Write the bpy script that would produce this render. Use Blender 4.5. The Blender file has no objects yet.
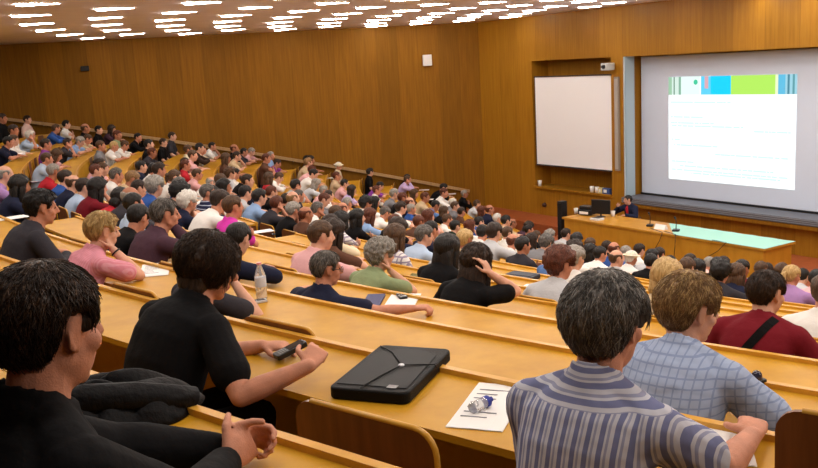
import bpy, bmesh, math, random
import numpy as np
from mathutils import Vector, Matrix, noise
random.seed(7)
SC = bpy.context.scene
COL = SC.collection
# ------------------------------------------------------------------ place constants (metres, camera eye above x=0,y=0)
ZC = 4.83                                   # eye height above the hall's lowest floor
PITCH, ROLL, FPX = .1845, .0553, 900.
FX, FY = 18.9, 25.3                         # centre all seat rows curve around
R0, PT = 29.1, .89                          # radius of a desk's front edge, row pitch
TH_AX = math.radians(33.)                   # centre aisle direction
KMIN, KMAX = -2, 14
def HK(k): return 1.06 + .18*k + .0026*k*k  # drop of desk k below the eye
def deskz(k): return ZC - HK(k)
def floorz(k): return ZC - HK(k) - .74
def RK(k): return R0 - PT*k + (.13 if k < 0 else 0)
def polar(R, th, z=0.): return Vector((FX - R*math.cos(th), FY - R*math.sin(th), z))
def theta(x, y): return math.atan2(FY-y, FX-x)
def ray(px, py):
    x, y = px-409, py-234; r = ROLL
    xx = x*math.cos(r)-y*math.sin(r); yy = x*math.sin(r)+y*math.cos(r)
    c, s = math.cos(PITCH), math.sin(PITCH)
    return Vector((xx, FPX*c-yy*s, -(FPX*s+yy*c)))
EYE = Vector((0, 0, ZC))
AX = Vector((.8415, .5402, 0)); RT = Vector((.5402, -.8415, 0))   # hall forward / right
def UV(u, v, z): p = RT*u + AX*v; return Vector((p.x, p.y, ZC+z))
# ------------------------------------------------------------------ materials
def lin(c): return tuple((x/12.92 if x <= .04045 else ((x+.055)/1.055)**2.4) for x in c)
def rgb(r, g, b): return lin((r/255, g/255, b/255))
MATS = {}
def mat(name, col, rough=.6, spec=.35, metal=0., noise_amt=0., nscale=30., bump=0., bscale=80., stretch=None, col2=None, emit=0.):
    if name in MATS: return MATS[name]
    m = bpy.data.materials.new(name); m.use_nodes = True; nt = m.node_tree; b = nt.nodes['Principled BSDF']
    b.inputs['Base Color'].default_value = (*col, 1); b.inputs['Roughness'].default_value = rough
    b.inputs['Specular IOR Level'].default_value = spec; b.inputs['Metallic'].default_value = metal
    tc = nt.nodes.new('ShaderNodeTexCoord'); mp = nt.nodes.new('ShaderNodeMapping'); nt.links.new(tc.outputs['Object'], mp.inputs[0])
    if stretch: mp.inputs['Scale'].default_value = stretch
    if noise_amt > 0 or col2:
        n = nt.nodes.new('ShaderNodeTexNoise'); n.inputs['Scale'].default_value = nscale; n.inputs['Detail'].default_value = 5
        nt.links.new(mp.outputs[0], n.inputs[0])
        r = nt.nodes.new('ShaderNodeValToRGB'); r.color_ramp.elements[0].position = .35; r.color_ramp.elements[1].position = .65
        a = col if col2 else tuple(x*(1-noise_amt) for x in col); c2 = col2 or tuple(min(1, x*(1+noise_amt)) for x in col)
        r.color_ramp.elements[0].color = (*a, 1); r.color_ramp.elements[1].color = (*c2, 1)
        nt.links.new(n.outputs[0], r.inputs[0]); nt.links.new(r.outputs[0], b.inputs['Base Color'])
    if bump > 0:
        n2 = nt.nodes.new('ShaderNodeTexNoise'); n2.inputs['Scale'].default_value = bscale; n2.inputs['Detail'].default_value = 4
        nt.links.new(mp.outputs[0], n2.inputs[0]); bp = nt.nodes.new('ShaderNodeBump'); bp.inputs['Strength'].default_value = bump; bp.inputs['Distance'].default_value = .02
        nt.links.new(n2.outputs[0], bp.inputs['Height']); nt.links.new(bp.outputs[0], b.inputs['Normal'])
    if emit: b.inputs['Emission Color'].default_value = (*col, 1); b.inputs['Emission Strength'].default_value = emit
    MATS[name] = m; return m
def wood(name, c1, c2, rough=.35, scale=(3, 3, .25), nscale=6., panel=None, spec=.4):
    """veneer: long grain along the stretched axis, optional tone change from veneer sheet to veneer sheet"""
    if name in MATS: return MATS[name]
    m = bpy.data.materials.new(name); m.use_nodes = True; nt = m.node_tree; b = nt.nodes['Principled BSDF']
    b.inputs['Roughness'].default_value = rough; b.inputs['Specular IOR Level'].default_value = spec
    tc = nt.nodes.new('ShaderNodeTexCoord'); mp = nt.nodes.new('ShaderNodeMapping'); mp.inputs['Scale'].default_value = scale
    nt.links.new(tc.outputs['Object'], mp.inputs[0])
    n = nt.nodes.new('ShaderNodeTexNoise'); n.inputs['Scale'].default_value = nscale; n.inputs['Detail'].default_value = 8; n.inputs['Roughness'].default_value = .6
    nt.links.new(mp.outputs[0], n.inputs[0])
    r = nt.nodes.new('ShaderNodeValToRGB'); r.color_ramp.elements[0].position = .3; r.color_ramp.elements[1].position = .7
    r.color_ramp.elements[0].color = (*c1, 1); r.color_ramp.elements[1].color = (*c2, 1); nt.links.new(n.outputs[0], r.inputs[0])
    out = r.outputs[0]
    if panel:
        sx = nt.nodes.new('ShaderNodeSeparateXYZ'); nt.links.new(tc.outputs['Object'], sx.inputs[0])
        d = nt.nodes.new('ShaderNodeMath'); d.operation = 'DIVIDE'; d.inputs[1].default_value = panel; nt.links.new(sx.outputs[0], d.inputs[0])
        f = nt.nodes.new('ShaderNodeMath'); f.operation = 'FLOOR'; nt.links.new(d.outputs[0], f.inputs[0])
        w = nt.nodes.new('ShaderNodeTexWhiteNoise'); w.noise_dimensions = '1D'; nt.links.new(f.outputs[0], w.inputs['W'])
        mr = nt.nodes.new('ShaderNodeMapRange'); mr.inputs['To Min'].default_value = .88; mr.inputs['To Max'].default_value = 1.1; nt.links.new(w.outputs[0], mr.inputs[0])
        fr = nt.nodes.new('ShaderNodeMath'); fr.operation = 'FRACT'; nt.links.new(d.outputs[0], fr.inputs[0])
        lt = nt.nodes.new('ShaderNodeMath'); lt.operation = 'LESS_THAN'; lt.inputs[1].default_value = .012; nt.links.new(fr.outputs[0], lt.inputs[0])
        jm = nt.nodes.new('ShaderNodeMath'); jm.operation = 'MULTIPLY_ADD'; jm.inputs[1].default_value = -.3; nt.links.new(lt.outputs[0], jm.inputs[0]); nt.links.new(mr.outputs[0], jm.inputs[2])
        mx = nt.nodes.new('ShaderNodeVectorMath'); mx.operation = 'SCALE'; nt.links.new(out, mx.inputs[0]); nt.links.new(jm.outputs[0], mx.inputs['Scale']); out = mx.outputs[0]
    nt.links.new(out, b.inputs['Base Color']); MATS[name] = m; return m
def striped(name, base, line, sizes, axis='x', checks=False, base2=None):
    """woven shirt cloth: stripes (or checks) laid out in the shirt's own coordinates"""
    if name in MATS: return MATS[name]
    m = bpy.data.materials.new(name); m.use_nodes = True; nt = m.node_tree; b = nt.nodes['Principled BSDF']; b.inputs['Roughness'].default_value = .85; b.inputs['Specular IOR Level'].default_value = .15
    tc = nt.nodes.new('ShaderNodeTexCoord'); sx = nt.nodes.new('ShaderNodeSeparateXYZ'); nt.links.new(tc.outputs['Object'], sx.inputs[0])
    def lines(sock, period, width, off=0.):
        a = nt.nodes.new('ShaderNodeMath'); a.operation = 'ADD'; a.inputs[1].default_value = 10+off; nt.links.new(sock, a.inputs[0])
        d = nt.nodes.new('ShaderNodeMath'); d.operation = 'DIVIDE'; d.inputs[1].default_value = period; nt.links.new(a.outputs[0], d.inputs[0])
        f = nt.nodes.new('ShaderNodeMath'); f.operation = 'FRACT'; nt.links.new(d.outputs[0], f.inputs[0])
        l = nt.nodes.new('ShaderNodeMath'); l.operation = 'LESS_THAN'; l.inputs[1].default_value = width; nt.links.new(f.outputs[0], l.inputs[0]); return l.outputs[0]
    def mixc(fac, a, c):
        x = nt.nodes.new('ShaderNodeMix'); x.data_type = 'RGBA'; nt.links.new(fac, x.inputs[0])
        if isinstance(a, tuple): x.inputs[6].default_value = (*a, 1)
        else: nt.links.new(a, x.inputs[6])
        x.inputs[7].default_value = (*c, 1); return x.outputs[2]
    if axis == 'yoke':                                   # stripes run across above the yoke seam, down the back below it
        up = nt.nodes.new('ShaderNodeMath'); up.operation = 'GREATER_THAN'; up.inputs[1].default_value = sizes[2]; nt.links.new(sx.outputs[2], up.inputs[0])
        mxv = nt.nodes.new('ShaderNodeMix'); nt.links.new(up.outputs[0], mxv.inputs[0]); nt.links.new(sx.outputs[0], mxv.inputs[2]); nt.links.new(sx.outputs[2], mxv.inputs[3]); coord = mxv.outputs[0]
    else: coord = sx.outputs['xyz'.index(axis)]
    c = mixc(lines(coord, sizes[0], sizes[1]), base, line)
    if base2: c = mixc(lines(coord, sizes[0], sizes[1]*.45, sizes[0]*.45), c, base2)
    if checks: c = mixc(lines(sx.outputs[2], sizes[0], sizes[1]), c, line)
    nt.links.new(c, b.inputs['Base Color'])
    n2 = nt.nodes.new('ShaderNodeTexNoise'); n2.inputs['Scale'].default_value = 9; nt.links.new(tc.outputs['Object'], n2.inputs[0]); bp = nt.nodes.new('ShaderNodeBump'); bp.inputs['Strength'].default_value = .6; bp.inputs['Distance'].default_value = .03
    nt.links.new(n2.outputs[0], bp.inputs['Height']); nt.links.new(bp.outputs[0], b.inputs['Normal'])
    MATS[name] = m; return m
M_BEECH = wood('beech desk veneer', rgb(178, 127, 20), rgb(197, 146, 33), .45, (1.2, 1.2, 1.2), 5., spec=.25)
M_BEECHEDGE = wood('beech edge', rgb(196, 142, 44), rgb(212, 158, 58), .35, (2, 2, 2), 6.)
M_SEAT = wood('brown seat plywood', rgb(104, 58, 28), rgb(126, 74, 38), .4, (6, 6, .6), 6.)
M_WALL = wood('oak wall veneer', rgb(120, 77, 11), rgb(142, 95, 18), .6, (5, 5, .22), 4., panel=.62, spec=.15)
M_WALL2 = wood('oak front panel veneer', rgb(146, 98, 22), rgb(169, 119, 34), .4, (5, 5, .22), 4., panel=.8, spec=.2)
M_TABLE = wood('lecture table veneer', rgb(180, 124, 32), rgb(200, 144, 46), .35, (1, 1, .3), 5.)
M_CEIL = mat('ceiling plaster', rgb(236, 228, 236), .9, .1, noise_amt=.03, nscale=3)
M_FLOOR = mat('dark brown linoleum', rgb(70, 44, 34), .6, .3, noise_amt=.15, nscale=12)
M_STAGE = mat('red brown stage linoleum', rgb(150, 78, 42), .5, .3, noise_amt=.08, nscale=8)
M_METAL = mat('grey steel', rgb(120, 120, 122), .35, .5, metal=.9)
M_DARK = mat('black plastic', rgb(22, 22, 24), .4, .4)
M_DARKRED = mat('dark red desk back', rgb(80, 34, 24), .5, .3)
# ------------------------------------------------------------------ mesh helpers
class Geo:
    def __init__(s): s.v = []; s.f = []
    def add(s, vs, fs):
        b = len(s.v); s.v += [tuple(map(float, q)) for q in vs]; s.f += [tuple(i+b for i in t) for t in fs]
    def rings(s, rs, cap=True):
        n = len(rs[0]); vs = [p for r in rs for p in r]; fs = []
        for i in range(len(rs)-1):
            for j in range(n):
                a, b2 = i*n+j, i*n+(j+1) % n; fs.append((a, b2, b2+n, a+n))
        if cap: fs.append(tuple(reversed(range(n)))); fs.append(tuple(range((len(rs)-1)*n, len(rs)*n)))
        s.add(vs, fs)
    def ell(s, c, r, M=None, n=16, m=10):
        c = Vector(c); rs = []
        for i in range(m+1):
            a = math.pi*(i+.02)/(m+.04); row = []
            for j in range(n):
                t = 2*math.pi*j/n; p = Vector((r[0]*math.sin(a)*math.cos(t), r[1]*math.sin(a)*math.sin(t), -r[2]*math.cos(a)))
                row.append(c + (M @ p if M else p))
            rs.append(row)
        s.rings(rs)
    def cap(s, a, ra, b, rb, n=12):
        """tapered capsule"""
        a, b = Vector(a), Vector(b); d = (b-a); L = d.length
        if L < 1e-6: return s.ell(a, (ra,)*3)
        d /= L; x = d.orthogonal().normalized(); y = d.cross(x); rs = []
        for q in (-.95, -.75, -.4, 0): rs.append((a+d*q*ra, ra*math.sqrt(max(.02, 1-q*q))))
        for q in (0, .4, .75, .95): rs.append((b+d*q*rb, rb*math.sqrt(max(.02, 1-q*q))))
        s.rings([[c+x*(r*math.cos(2*math.pi*j/n))+y*(r*math.sin(2*math.pi*j/n)) for j in range(n)] for c, r in rs])
    def loft(s, pts, rx, ry, xdir=Vector((1, 0, 0)), n=20, pw=2.4):
        pts = [Vector(p) for p in pts]; rs = []
        for i, p in enumerate(pts):
            t = (pts[min(i+1, len(pts)-1)]-pts[max(i-1, 0)]).normalized(); y = t.cross(xdir).normalized(); x = y.cross(t)
            row = []
            for j in range(n):
                a = 2*math.pi*j/n; ca, sa = math.cos(a), math.sin(a)
                row.append(p + x*(rx[i]*math.copysign(abs(ca)**(2/pw), ca)) + y*(ry[i]*math.copysign(abs(sa)**(2/pw), sa)))
            rs.append(row)
        s.rings(rs)
    def box(s, lo, hi, M=None):
        vs = [Vector((x, y, z)) for z in (lo[2], hi[2]) for y in (lo[1], hi[1]) for x in (lo[0], hi[0])]
        if M: vs = [M @ v for v in vs]
        s.add(vs, [(0, 2, 3, 1), (4, 5, 7, 6), (0, 1, 5, 4), (2, 6, 7, 3), (0, 4, 6, 2), (1, 3, 7, 5)])
    def prism(s, poly, z0, z1, M=None):
        """poly: list of (x,y)"""
        n = len(poly); vs = [Vector((x, y, z0)) for x, y in poly]+[Vector((x, y, z1)) for x, y in poly]
        if M: vs = [M @ v for v in vs]
        s.add(vs, [tuple(reversed(range(n))), tuple(range(n, 2*n))]+[(i, (i+1) % n, n+(i+1) % n, n+i) for i in range(n)])
    def tube(s, pts, r, n=8):
        pts = [Vector(p) for p in pts]; rs = []; x = None
        for i, p in enumerate(pts):
            t = (pts[min(i+1, len(pts)-1)]-pts[max(i-1, 0)]).normalized()
            x = t.orthogonal().normalized() if x is None else (x - t*x.dot(t)).normalized(); y = t.cross(x)
            ri = r[i] if isinstance(r, (list, tuple)) else r
            rs.append([p+x*(ri*math.cos(2*math.pi*j/n))+y*(ri*math.sin(2*math.pi*j/n)) for j in range(n)])
        s.rings(rs)
    def mesh(s, name, mats=(), smooth=False):
        me = bpy.data.meshes.new(name); me.from_pydata(s.v, [], s.f); me.update()
        bm = bmesh.new(); bm.from_mesh(me); bmesh.ops.recalc_face_normals(bm, faces=bm.faces); bm.to_mesh(me); bm.free()
        for m in mats: me.materials.append(m)
        if smooth: me.polygons.foreach_set('use_smooth', [True]*len(me.polygons))
        return me
def remesh(g, name, voxel, ratio=1., smooth=2):
    me = g.mesh('tmp'); o = bpy.data.objects.new('tmp', me); COL.objects.link(o)
    r = o.modifiers.new('r', 'REMESH'); r.mode = 'VOXEL'; r.voxel_size = voxel
    if smooth: sm = o.modifiers.new('s', 'SMOOTH'); sm.iterations = smooth; sm.factor = .5
    if ratio < 1: d = o.modifiers.new('d', 'DECIMATE'); d.ratio = ratio
    dg = bpy.context.evaluated_depsgraph_get(); out = bpy.data.meshes.new_from_object(o.evaluated_get(dg)); out.name = name
    bpy.data.objects.remove(o); bpy.data.meshes.remove(me); out.materials.clear()
    out.polygons.foreach_set('use_smooth', [True]*len(out.polygons)); return out
def link(name, me, parent=None, loc=None, M=None):
    o = bpy.data.objects.new(name, me); COL.objects.link(o)
    if parent: o.parent = parent
    if M is not None: o.matrix_local = M
    elif loc is not None: o.location = loc
    return o
def empty(name, label, cat, loc=(0, 0, 0), rz=0., group=None):
    o = bpy.data.objects.new(name, None); COL.objects.link(o); o.location = loc; o.rotation_euler = (0, 0, rz); return tag(o, label, cat, group)
def tag(o, label=None, cat=None, group=None, kind=None):
    if label: o['label'] = label
    if cat: o['category'] = cat
    if group: o['group'] = group
    if kind: o['kind'] = kind
    return o
def bev(o, w=.004, seg=2):
    m = o.modifiers.new('bevel', 'BEVEL'); m.width = w; m.segments = seg; m.limit_method = 'ANGLE'; return o
def struct(name, g, m, loc=None, rz=0.):
    o = link(name, g.mesh(name, [m])); o['kind'] = 'structure'
    if loc is not None: o.location = loc
    o.rotation_euler.z = rz; return o
# ================================================================== THE SETTING
RZH = math.atan2(RT.y, RT.x)
HALL = Vector((0, 0, ZC))                    # hall frame: local x = u (to the right), y = v (towards the screen), z = height above the eye
CEILZ = 1.16
def hbox(name, boxes, m, kind='structure'):
    g = Geo()
    for lo, hi in boxes: g.box(lo, hi)
    o = link(name, g.mesh(name, [m]), loc=HALL); o.rotation_euler.z = RZH
    if kind: o['kind'] = kind
    return o
# raked floor: one ring-shaped tier per row
prof = []
for k in range(-6, KMAX+1):
    prof += [(RK(k-1), floorz(k)), (RK(k), floorz(k))]
prof += [(RK(KMAX), 0.), (3., 0.)]
prof = [(r, z if r < RK(KMAX)+.01 and z <= floorz(KMAX) else z) for r, z in prof]
zlow = floorz(KMAX)
prof[-2:] = [(RK(KMAX)-3, zlow), (3., zlow)]
g = Geo(); ths = [math.radians(a) for a in range(-24, 96, 2)]
rows_ = [[polar(r, t, z) for r, z in prof] + [polar(3., t, zlow-.4), polar(prof[0][0], t, zlow-.4)] for t in ths]
g.rings(rows_)
struct('floor', g, M_FLOOR)
hbox('ceiling', [((-34, -9, CEILZ), (10, 18, CEILZ+.15))], M_CEIL)
FT = zlow-ZC                                # lowest floor, seen from the eye
STZ = -4.35                                 # stage floor
hbox('wall_front', [((-24, 16.8, FT-.3), (-19.4, 17.7, CEILZ)), ((-19.4, 16.8, -.06), (-16.4, 17.7, CEILZ)), ((-16.4, 16.8, FT-.3), (-15.93, 17.7, CEILZ)),
     ((-15.93, 16.8, -.07), (3, 17.7, CEILZ)), ((-19.4, 16.8, FT-.3), (-16.4, 17.7, -3.56)), ((-15.93, 16.8, FT-.3), (3, 17.7, -3.66)),
     ((-19.4, 17.4, -3.56), (-16.4, 17.7, -.06)), ((-6.2, 16.8, -3.66), (3, 17.7, -.07)), ((-15.93, 17.4, -3.66), (-6.2, 17.7, -.07))], M_WALL2)
hbox('trim_1', [((-15.93, 16.78, -3.66), (-15.90, 17.1, -.07)), ((-15.955, 16.77, -3.66), (-15.9, 16.8, -.07))], mat('pale blue reveal metal', rgb(176, 196, 206), .4, .4))
hbox('trim_2', [((-19.42, 16.74, -3.60), (-16.4, 16.8, -3.54))], M_WALL2)
hbox('trim_3', [((-15.87, 16.56, -3.74), (-6.25, 16.79, -3.665))], M_WALL)
# side wall on the far left, flaring away from the stage
C0 = UV(-21.75, 16.8, 0); C1 = Vector((-11.3, 24.8, 0)); wd = (C1-C0); wd.z = 0; wd.normalize()
wrz = math.atan2(wd.y, wd.x)
wn = Vector((-wd.y, wd.x, 0))                # points into the hall or out of it
if wn.dot(Vector((0, 0, 0))-C0) < 0: wn = -wn
def wallp(al, off, z): p = C0 + wd*al + wn*off; return Vector((p.x, p.y, z))
def lwall(name, x0, x1, m, z0=zlow-.3, z1=ZC+CEILZ, th=.3):
    g = Geo(); s = 1 if (Matrix.Rotation(wrz, 3, 'Z') @ Vector((0, 1, 0))).dot(wn) > 0 else -1
    g.box((x0, min(0, -s*th), z0), (x1, max(0, -s*th), z1)); o = struct(name, g, m, Vector((C0.x, C0.y, 0)), wrz); return o
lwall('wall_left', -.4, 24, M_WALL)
# mirrored right wall and the back wall (behind the camera; they hold the lamp light in)
gm = Geo(); u0, v0, u1, v1 = -.45, 16.8, 9.6, -8.
dv = Vector((u1-u0, v1-v0, 0)).normalized(); nn = Vector((-dv.y, dv.x, 0))*.3
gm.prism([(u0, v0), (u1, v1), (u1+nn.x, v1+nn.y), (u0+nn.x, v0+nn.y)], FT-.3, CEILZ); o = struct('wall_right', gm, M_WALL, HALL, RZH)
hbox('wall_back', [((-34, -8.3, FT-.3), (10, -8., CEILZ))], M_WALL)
# stage
gs = Geo(); gs.prism([(-21.7, 15.75), (-17.0, 15.75), (-15.75, 13.72), (-.5, 13.72), (-.5, 16.8), (-21.7, 16.8)], FT, STZ)
o = link('stage_platform', gs.mesh('stage_platform', [M_STAGE]), loc=HALL); o.rotation_euler.z = RZH; o['kind'] = 'structure'
def HO(name, g, mats, parent=None, smooth=False):
    """mesh given in hall coordinates"""
    me = g.mesh(name, mats if isinstance(mats, list) else [mats], smooth)
    if parent: return link(name, me, parent)
    o = link(name, me, loc=HALL); o.rotation_euler.z = RZH; return o
def hall_thing(name, label, cat, u, v, z, group=None):
    return empty(name, label, cat, UV(u, v, z), RZH, group)
# ------------------------------------------------------------------ ceiling lights: teardrop fittings on arcs around the same centre

LAMP = 62.; LCOL = (1, .94, .87)
lm = bpy.data.materials.new('lamp diffuser'); lm.use_nodes = True; bb = lm.node_tree.nodes['Principled BSDF']
bb.inputs['Base Color'].default_value = (.9, .88, .84, 1); bb.inputs['Emission Color'].default_value = (*LCOL, 1); bb.inputs['Emission Strength'].default_value = LAMP
M_LHOUSE = mat('lamp housing', rgb(190, 178, 172), .5)
gd = Geo(); gh = Geo()
sec = [(-.29, .010), (-.275, .032), (-.23, .046), (-.16, .048), (-.05, .036), (.07, .021), (.18, .011), (.30, .005)]
def tear(scale, zt, zb, g):
    top = [(x, w*scale) for x, w in sec]; poly = [(x, w) for x, w in top]+[(x, -w) for x, w in reversed(top)]
    n = len(poly); vs = [(x, y, zt) for x, y in poly]+[(x, y*.8, zt+(zb-zt)*(.25+.75*max(0, min(1, (.26-x)/.40)))*(.55+.45*min(1, abs(y)/.05))) for x, y in poly]
    g.add(vs, [tuple(range(n)), tuple(reversed(range(n, 2*n)))]+[(i, n+i, n+(i+1) % n, (i+1) % n) for i in range(n)])
tear(1.2, 0., -.006, gh); tear(1., -.006, -.030, gd)
me_h = gh.mesh('lamp_housing', [M_LHOUSE]); me_d = gd.mesh('lamp_diffuser', [lm])
phase = {0: 2.8, 1: .25, 2: 2.1, 3: 3.7, 4: .5, 5: 1.6, 6: 2.4, 7: 2.8, 8: 3.6, 9: 1.0}
ordn = ['outermost', 'second', 'third', 'fourth', 'fifth', 'sixth', 'seventh', 'eighth', 'ninth', 'tenth', 'eleventh', 'innermost']
def project(p):
    d = p - EYE; c, s = math.cos(PITCH), math.sin(PITCH); r = ROLL
    right = Vector((math.cos(r), -math.sin(r)*s, -math.sin(r)*c)); down = Vector((-math.sin(r), -math.cos(r)*s, -math.cos(r)*c)); fw = Vector((0, c, -s))
    z = d.dot(fw); return (409+FPX*d.dot(right)/z, 234+FPX*d.dot(down)/z, z)
nvis = 0; lamps = []
for i in range(-3, 12):
    R = 26.85-1.225*i
    for j in range(-4, 17):
        a = phase[i % 10]+4.75*j; th = math.radians(a); p = polar(R, th, ZC+CEILZ)
        h = p.dot(RT), p.dot(AX)
        if h[1] > 16.3 or (p-C0).dot(wn) < .5 or h[0] > -.45+.407*(16.8-h[1])-.6: continue
        x, y, z = project(p-Vector((0, 0, .04)))
        if i < 0 and z > 1 and -60 < x < 870 and y > -15: continue
        if z > 1 and -25 < x < 843 and y > -6: lamps.append((i, x, p, th))
        else:                                 # fittings outside the picture: the same lamps as plain area lights
            L = bpy.data.lights.new('ceiling_lamp', 'AREA'); L.shape = 'RECTANGLE'; L.size = .64; L.size_y = .085; L.energy = LAMP*math.pi*.0544; L.color = LCOL
            lo = bpy.data.objects.new('ceiling_lamp', L); COL.objects.link(lo); lo.location = p-Vector((0, 0, .05)); lo.rotation_euler = (0, 0, th)
for i in range(12):
    row = sorted([l for l in lamps if l[0] == i], key=lambda l: l[1])
    for n, (i_, x, p, th) in enumerate(row):
        pos = 'leftmost' if n == 0 else 'rightmost' if n == len(row)-1 else ordn[n]+' from the left' if n else ''
        t = empty('ceiling_light', f'slim glowing teardrop ceiling light, {pos} on the {ordn[i]} curved row', 'ceiling light', p, th, 'teardrop ceiling lights')
        link('housing', me_h, t); link('diffuser', me_d, t)
# ------------------------------------------------------------------ fixtures on the walls
scr = hall_thing('projection_screen', 'large pale grey projection screen showing a bright slide', 'screen', -11., 17.3, -3.5)
g = Geo(); g.box((-4.86, .0, .02), (4.76, .05, 3.40)); link('screen_surface', g.mesh('screen_surface', [mat('matt screen cloth', rgb(204, 214, 232), .9, .1)]), scr)
g = Geo(); g.box((-4.86, -.05, -.02), (4.76, .06, .02)); link('bottom_bar', g.mesh('bottom_bar', [M_DARK]), scr)
g = Geo(); g.box((-3.99, -.006, .43), (-.56, -.0005, 2.89))
sm_ = bpy.data.materials.new('projected slide'); sm_.use_nodes = True; nt = sm_.node_tree; sb = nt.nodes['Principled BSDF']
tc = nt.nodes.new('ShaderNodeTexCoord'); sx = nt.nodes.new('ShaderNodeSeparateXYZ'); nt.links.new(tc.outputs['Object'], sx.inputs[0])
def mth(op, a, b=None, c=None):
    n = nt.nodes.new('ShaderNodeMath'); n.operation = op
    for i, q in enumerate((a, b, c)):
        if q is None: continue
        if isinstance(q, (int, float)): n.inputs[i].default_value = q
        else: nt.links.new(q, n.inputs[i])
    return n.outputs[0]
def rect(x0, x1, z0, z1):
    return mth('MULTIPLY', mth('MULTIPLY', mth('GREATER_THAN', sx.outputs[0], x0), mth('LESS_THAN', sx.outputs[0], x1)), mth('MULTIPLY', mth('GREATER_THAN', sx.outputs[2], z0), mth('LESS_THAN', sx.outputs[2], z1)))
def mixin(cur, fac, c):
    x = nt.nodes.new('ShaderNodeMix'); x.data_type = 'RGBA'; nt.links.new(fac, x.inputs[0])
    if isinstance(cur, tuple): x.inputs[6].default_value = (*cur, 1)
    else: nt.links.new(cur, x.inputs[6])
    x.inputs[7].default_value = (*c, 1); return x.outputs[2]
cur = (.95, 1., 1.)
X0, X1, ZT = -3.99, -.56, 2.89; W = X1-X0
for fx0, fx1, z0, c in [(0, .03, .42, rgb(150, 190, 160)), (.03, .10, .42, rgb(205, 225, 215)), (.045, .055, .42, rgb(90, 130, 110)), (.09, .11, .42, rgb(130, 170, 150)), (.11, .27, .42, rgb(220, 245, 235)),
                        (.28, .36, .42, rgb(90, 200, 235)), (.31, .34, .28, rgb(210, 160, 170)), (.36, .52, .38, rgb(0, 200, 250)), (.36, .52, .42, rgb(0, 200, 250)), (.52, .85, .42, rgb(170, 225, 90)), (.85, .87, .42, rgb(225, 235, 190)), (.87, .92, .42, rgb(90, 180, 215)), (.92, 1., .42, rgb(150, 200, 215)), (.935, .95, .42, rgb(70, 130, 150)), (.97, .985, .42, rgb(90, 150, 160))]:
    cur = mixin(cur, rect(X0+W*fx0, X0+W*fx1, ZT-z0, ZT), c)
dd = mth('ADD', mth('POWER', mth('ADD', sx.outputs[0], -(X0+W*.235)), 2.), mth('POWER', mth('ADD', sx.outputs[2], -(ZT-.13)), 2.))
cur = mixin(cur, mth('LESS_THAN', dd, .0035), rgb(60, 190, 150))
for k_, (f0, f1, zz) in enumerate([(.02, .52, .58), (.02, .3, .93), (.02, .4, 1.07), (.03, .62, 1.14), (.7, .97, 1.22), (.03, .1, 1.47), (.05, .42, 1.6), (.4, .95, 1.78), (.03, .22, 2.0), (.1, .85, 2.1), (.03, .95, 2.2), (.2, .9, 2.26)]):
    # lines of small type: strips broken up into word-long dashes
    n = nt.nodes.new('ShaderNodeTexNoise'); n.noise_dimensions = '1D'; n.inputs['Scale'].default_value = 14.; nt.links.new(mth('ADD', sx.outputs[0], k_*7.3), n.inputs['W'])
    cur = mixin(cur, mth('MULTIPLY', rect(X0+W*f0, X0+W*f1, ZT-zz-.035, ZT-zz), mth('MULTIPLY', mth('GREATER_THAN', n.outputs[0], .36), .5)), rgb(140, 205, 198))
sb.inputs['Base Color'].default_value = (.02, .02, .02, 1); sb.inputs['Roughness'].default_value = 1; sb.inputs['Specular IOR Level'].default_value = 0
nt.links.new(cur, sb.inputs['Emission Color']); sb.inputs['Emission Strength'].default_value = 1.0
SLIDE_BSDF = sb
so = link('projected_slide', g.mesh('projected_slide', [sm_]), scr); so['label'] = 'bright projected slide with a green and blue header strip and faint lines'
t = hall_thing('hanging_board', 'white rectangular projection board hung in the wooden wall niche', 'screen', -17.85, 16.8, -2.95)
g = Geo(); g.box((-1.45, .02, .03), (1.45, .06, 2.45)); link('board_surface', g.mesh('board_surface', [mat('white board cloth', rgb(242, 242, 244), .8, .2)]), t)
g = Geo(); g.box((-1.47, .0, 0), (1.47, .07, .035)); g.box((-1.47, .0, 2.44), (1.47, .07, 2.47)); g.box((-1.47, .015, 0), (-1.45, .065, 2.46)); g.box((1.45, .015, 0), (1.47, .065, 2.46)); link('board_frame', g.mesh('board_frame', [mat('dark grey frame', rgb(58, 52, 56), .4)]), t)
t = hall_thing('blackboard_ledge', 'long dark grey stowed blackboard ledge under the projection screen', 'ledge', -11., 16.8, -3.655)
g = Geo(); g.box((-4.87, -.22, .0), (4.76, .44, .13)); link('fascia', g.mesh('fascia', [mat('slate grey', rgb(96, 98, 106), .5)]), t)
g = Geo()
for q in (.03, .07, .11): g.box((-4.87, -.235, q-.008), (4.76, -.22, q+.008))
link('ribs', g.mesh('ribs', [mat('light slate', rgb(132, 134, 140), .4)]), t)
t = hall_thing('column_loudspeaker', 'slim grey column loudspeaker on the wooden pilaster beside the screen', 'loudspeaker', -16.17, 16.8, -2.9)
g = Geo(); g.box((-.07, -.07, 0), (.07, 0, 2.35)); bev(link('cabinet', g.mesh('cabinet', [mat('grey speaker paint', rgb(150, 140, 128), .5)]), t), .01)
g = Geo(); g.box((-.05, -.076, .05), (.05, -.07, 2.3)); link('grille', g.mesh('grille', [mat('speaker grille', rgb(172, 166, 158), .7, bump=.5, bscale=300)]), t)
t = hall_thing('wall_camera', 'small pale grey box camera mounted high on the pilaster', 'camera', -16.32, 16.8, -.38)
g = Geo(); g.box((-.12, -.32, 0), (.12, -.06, .18)); bev(link('housing', g.mesh('housing', [mat('pale grey plastic', rgb(190, 190, 186), .5)]), t), .02)
g = Geo(); g.cap((0, -.32, .09), .05, (0, -.36, .09), .045); link('lens', g.mesh('lens', [M_DARK], True), t)
g = Geo(); g.box((-.03, -.08, .05), (.03, 0, .13)); link('bracket', g.mesh('bracket', [M_METAL]), t)
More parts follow.
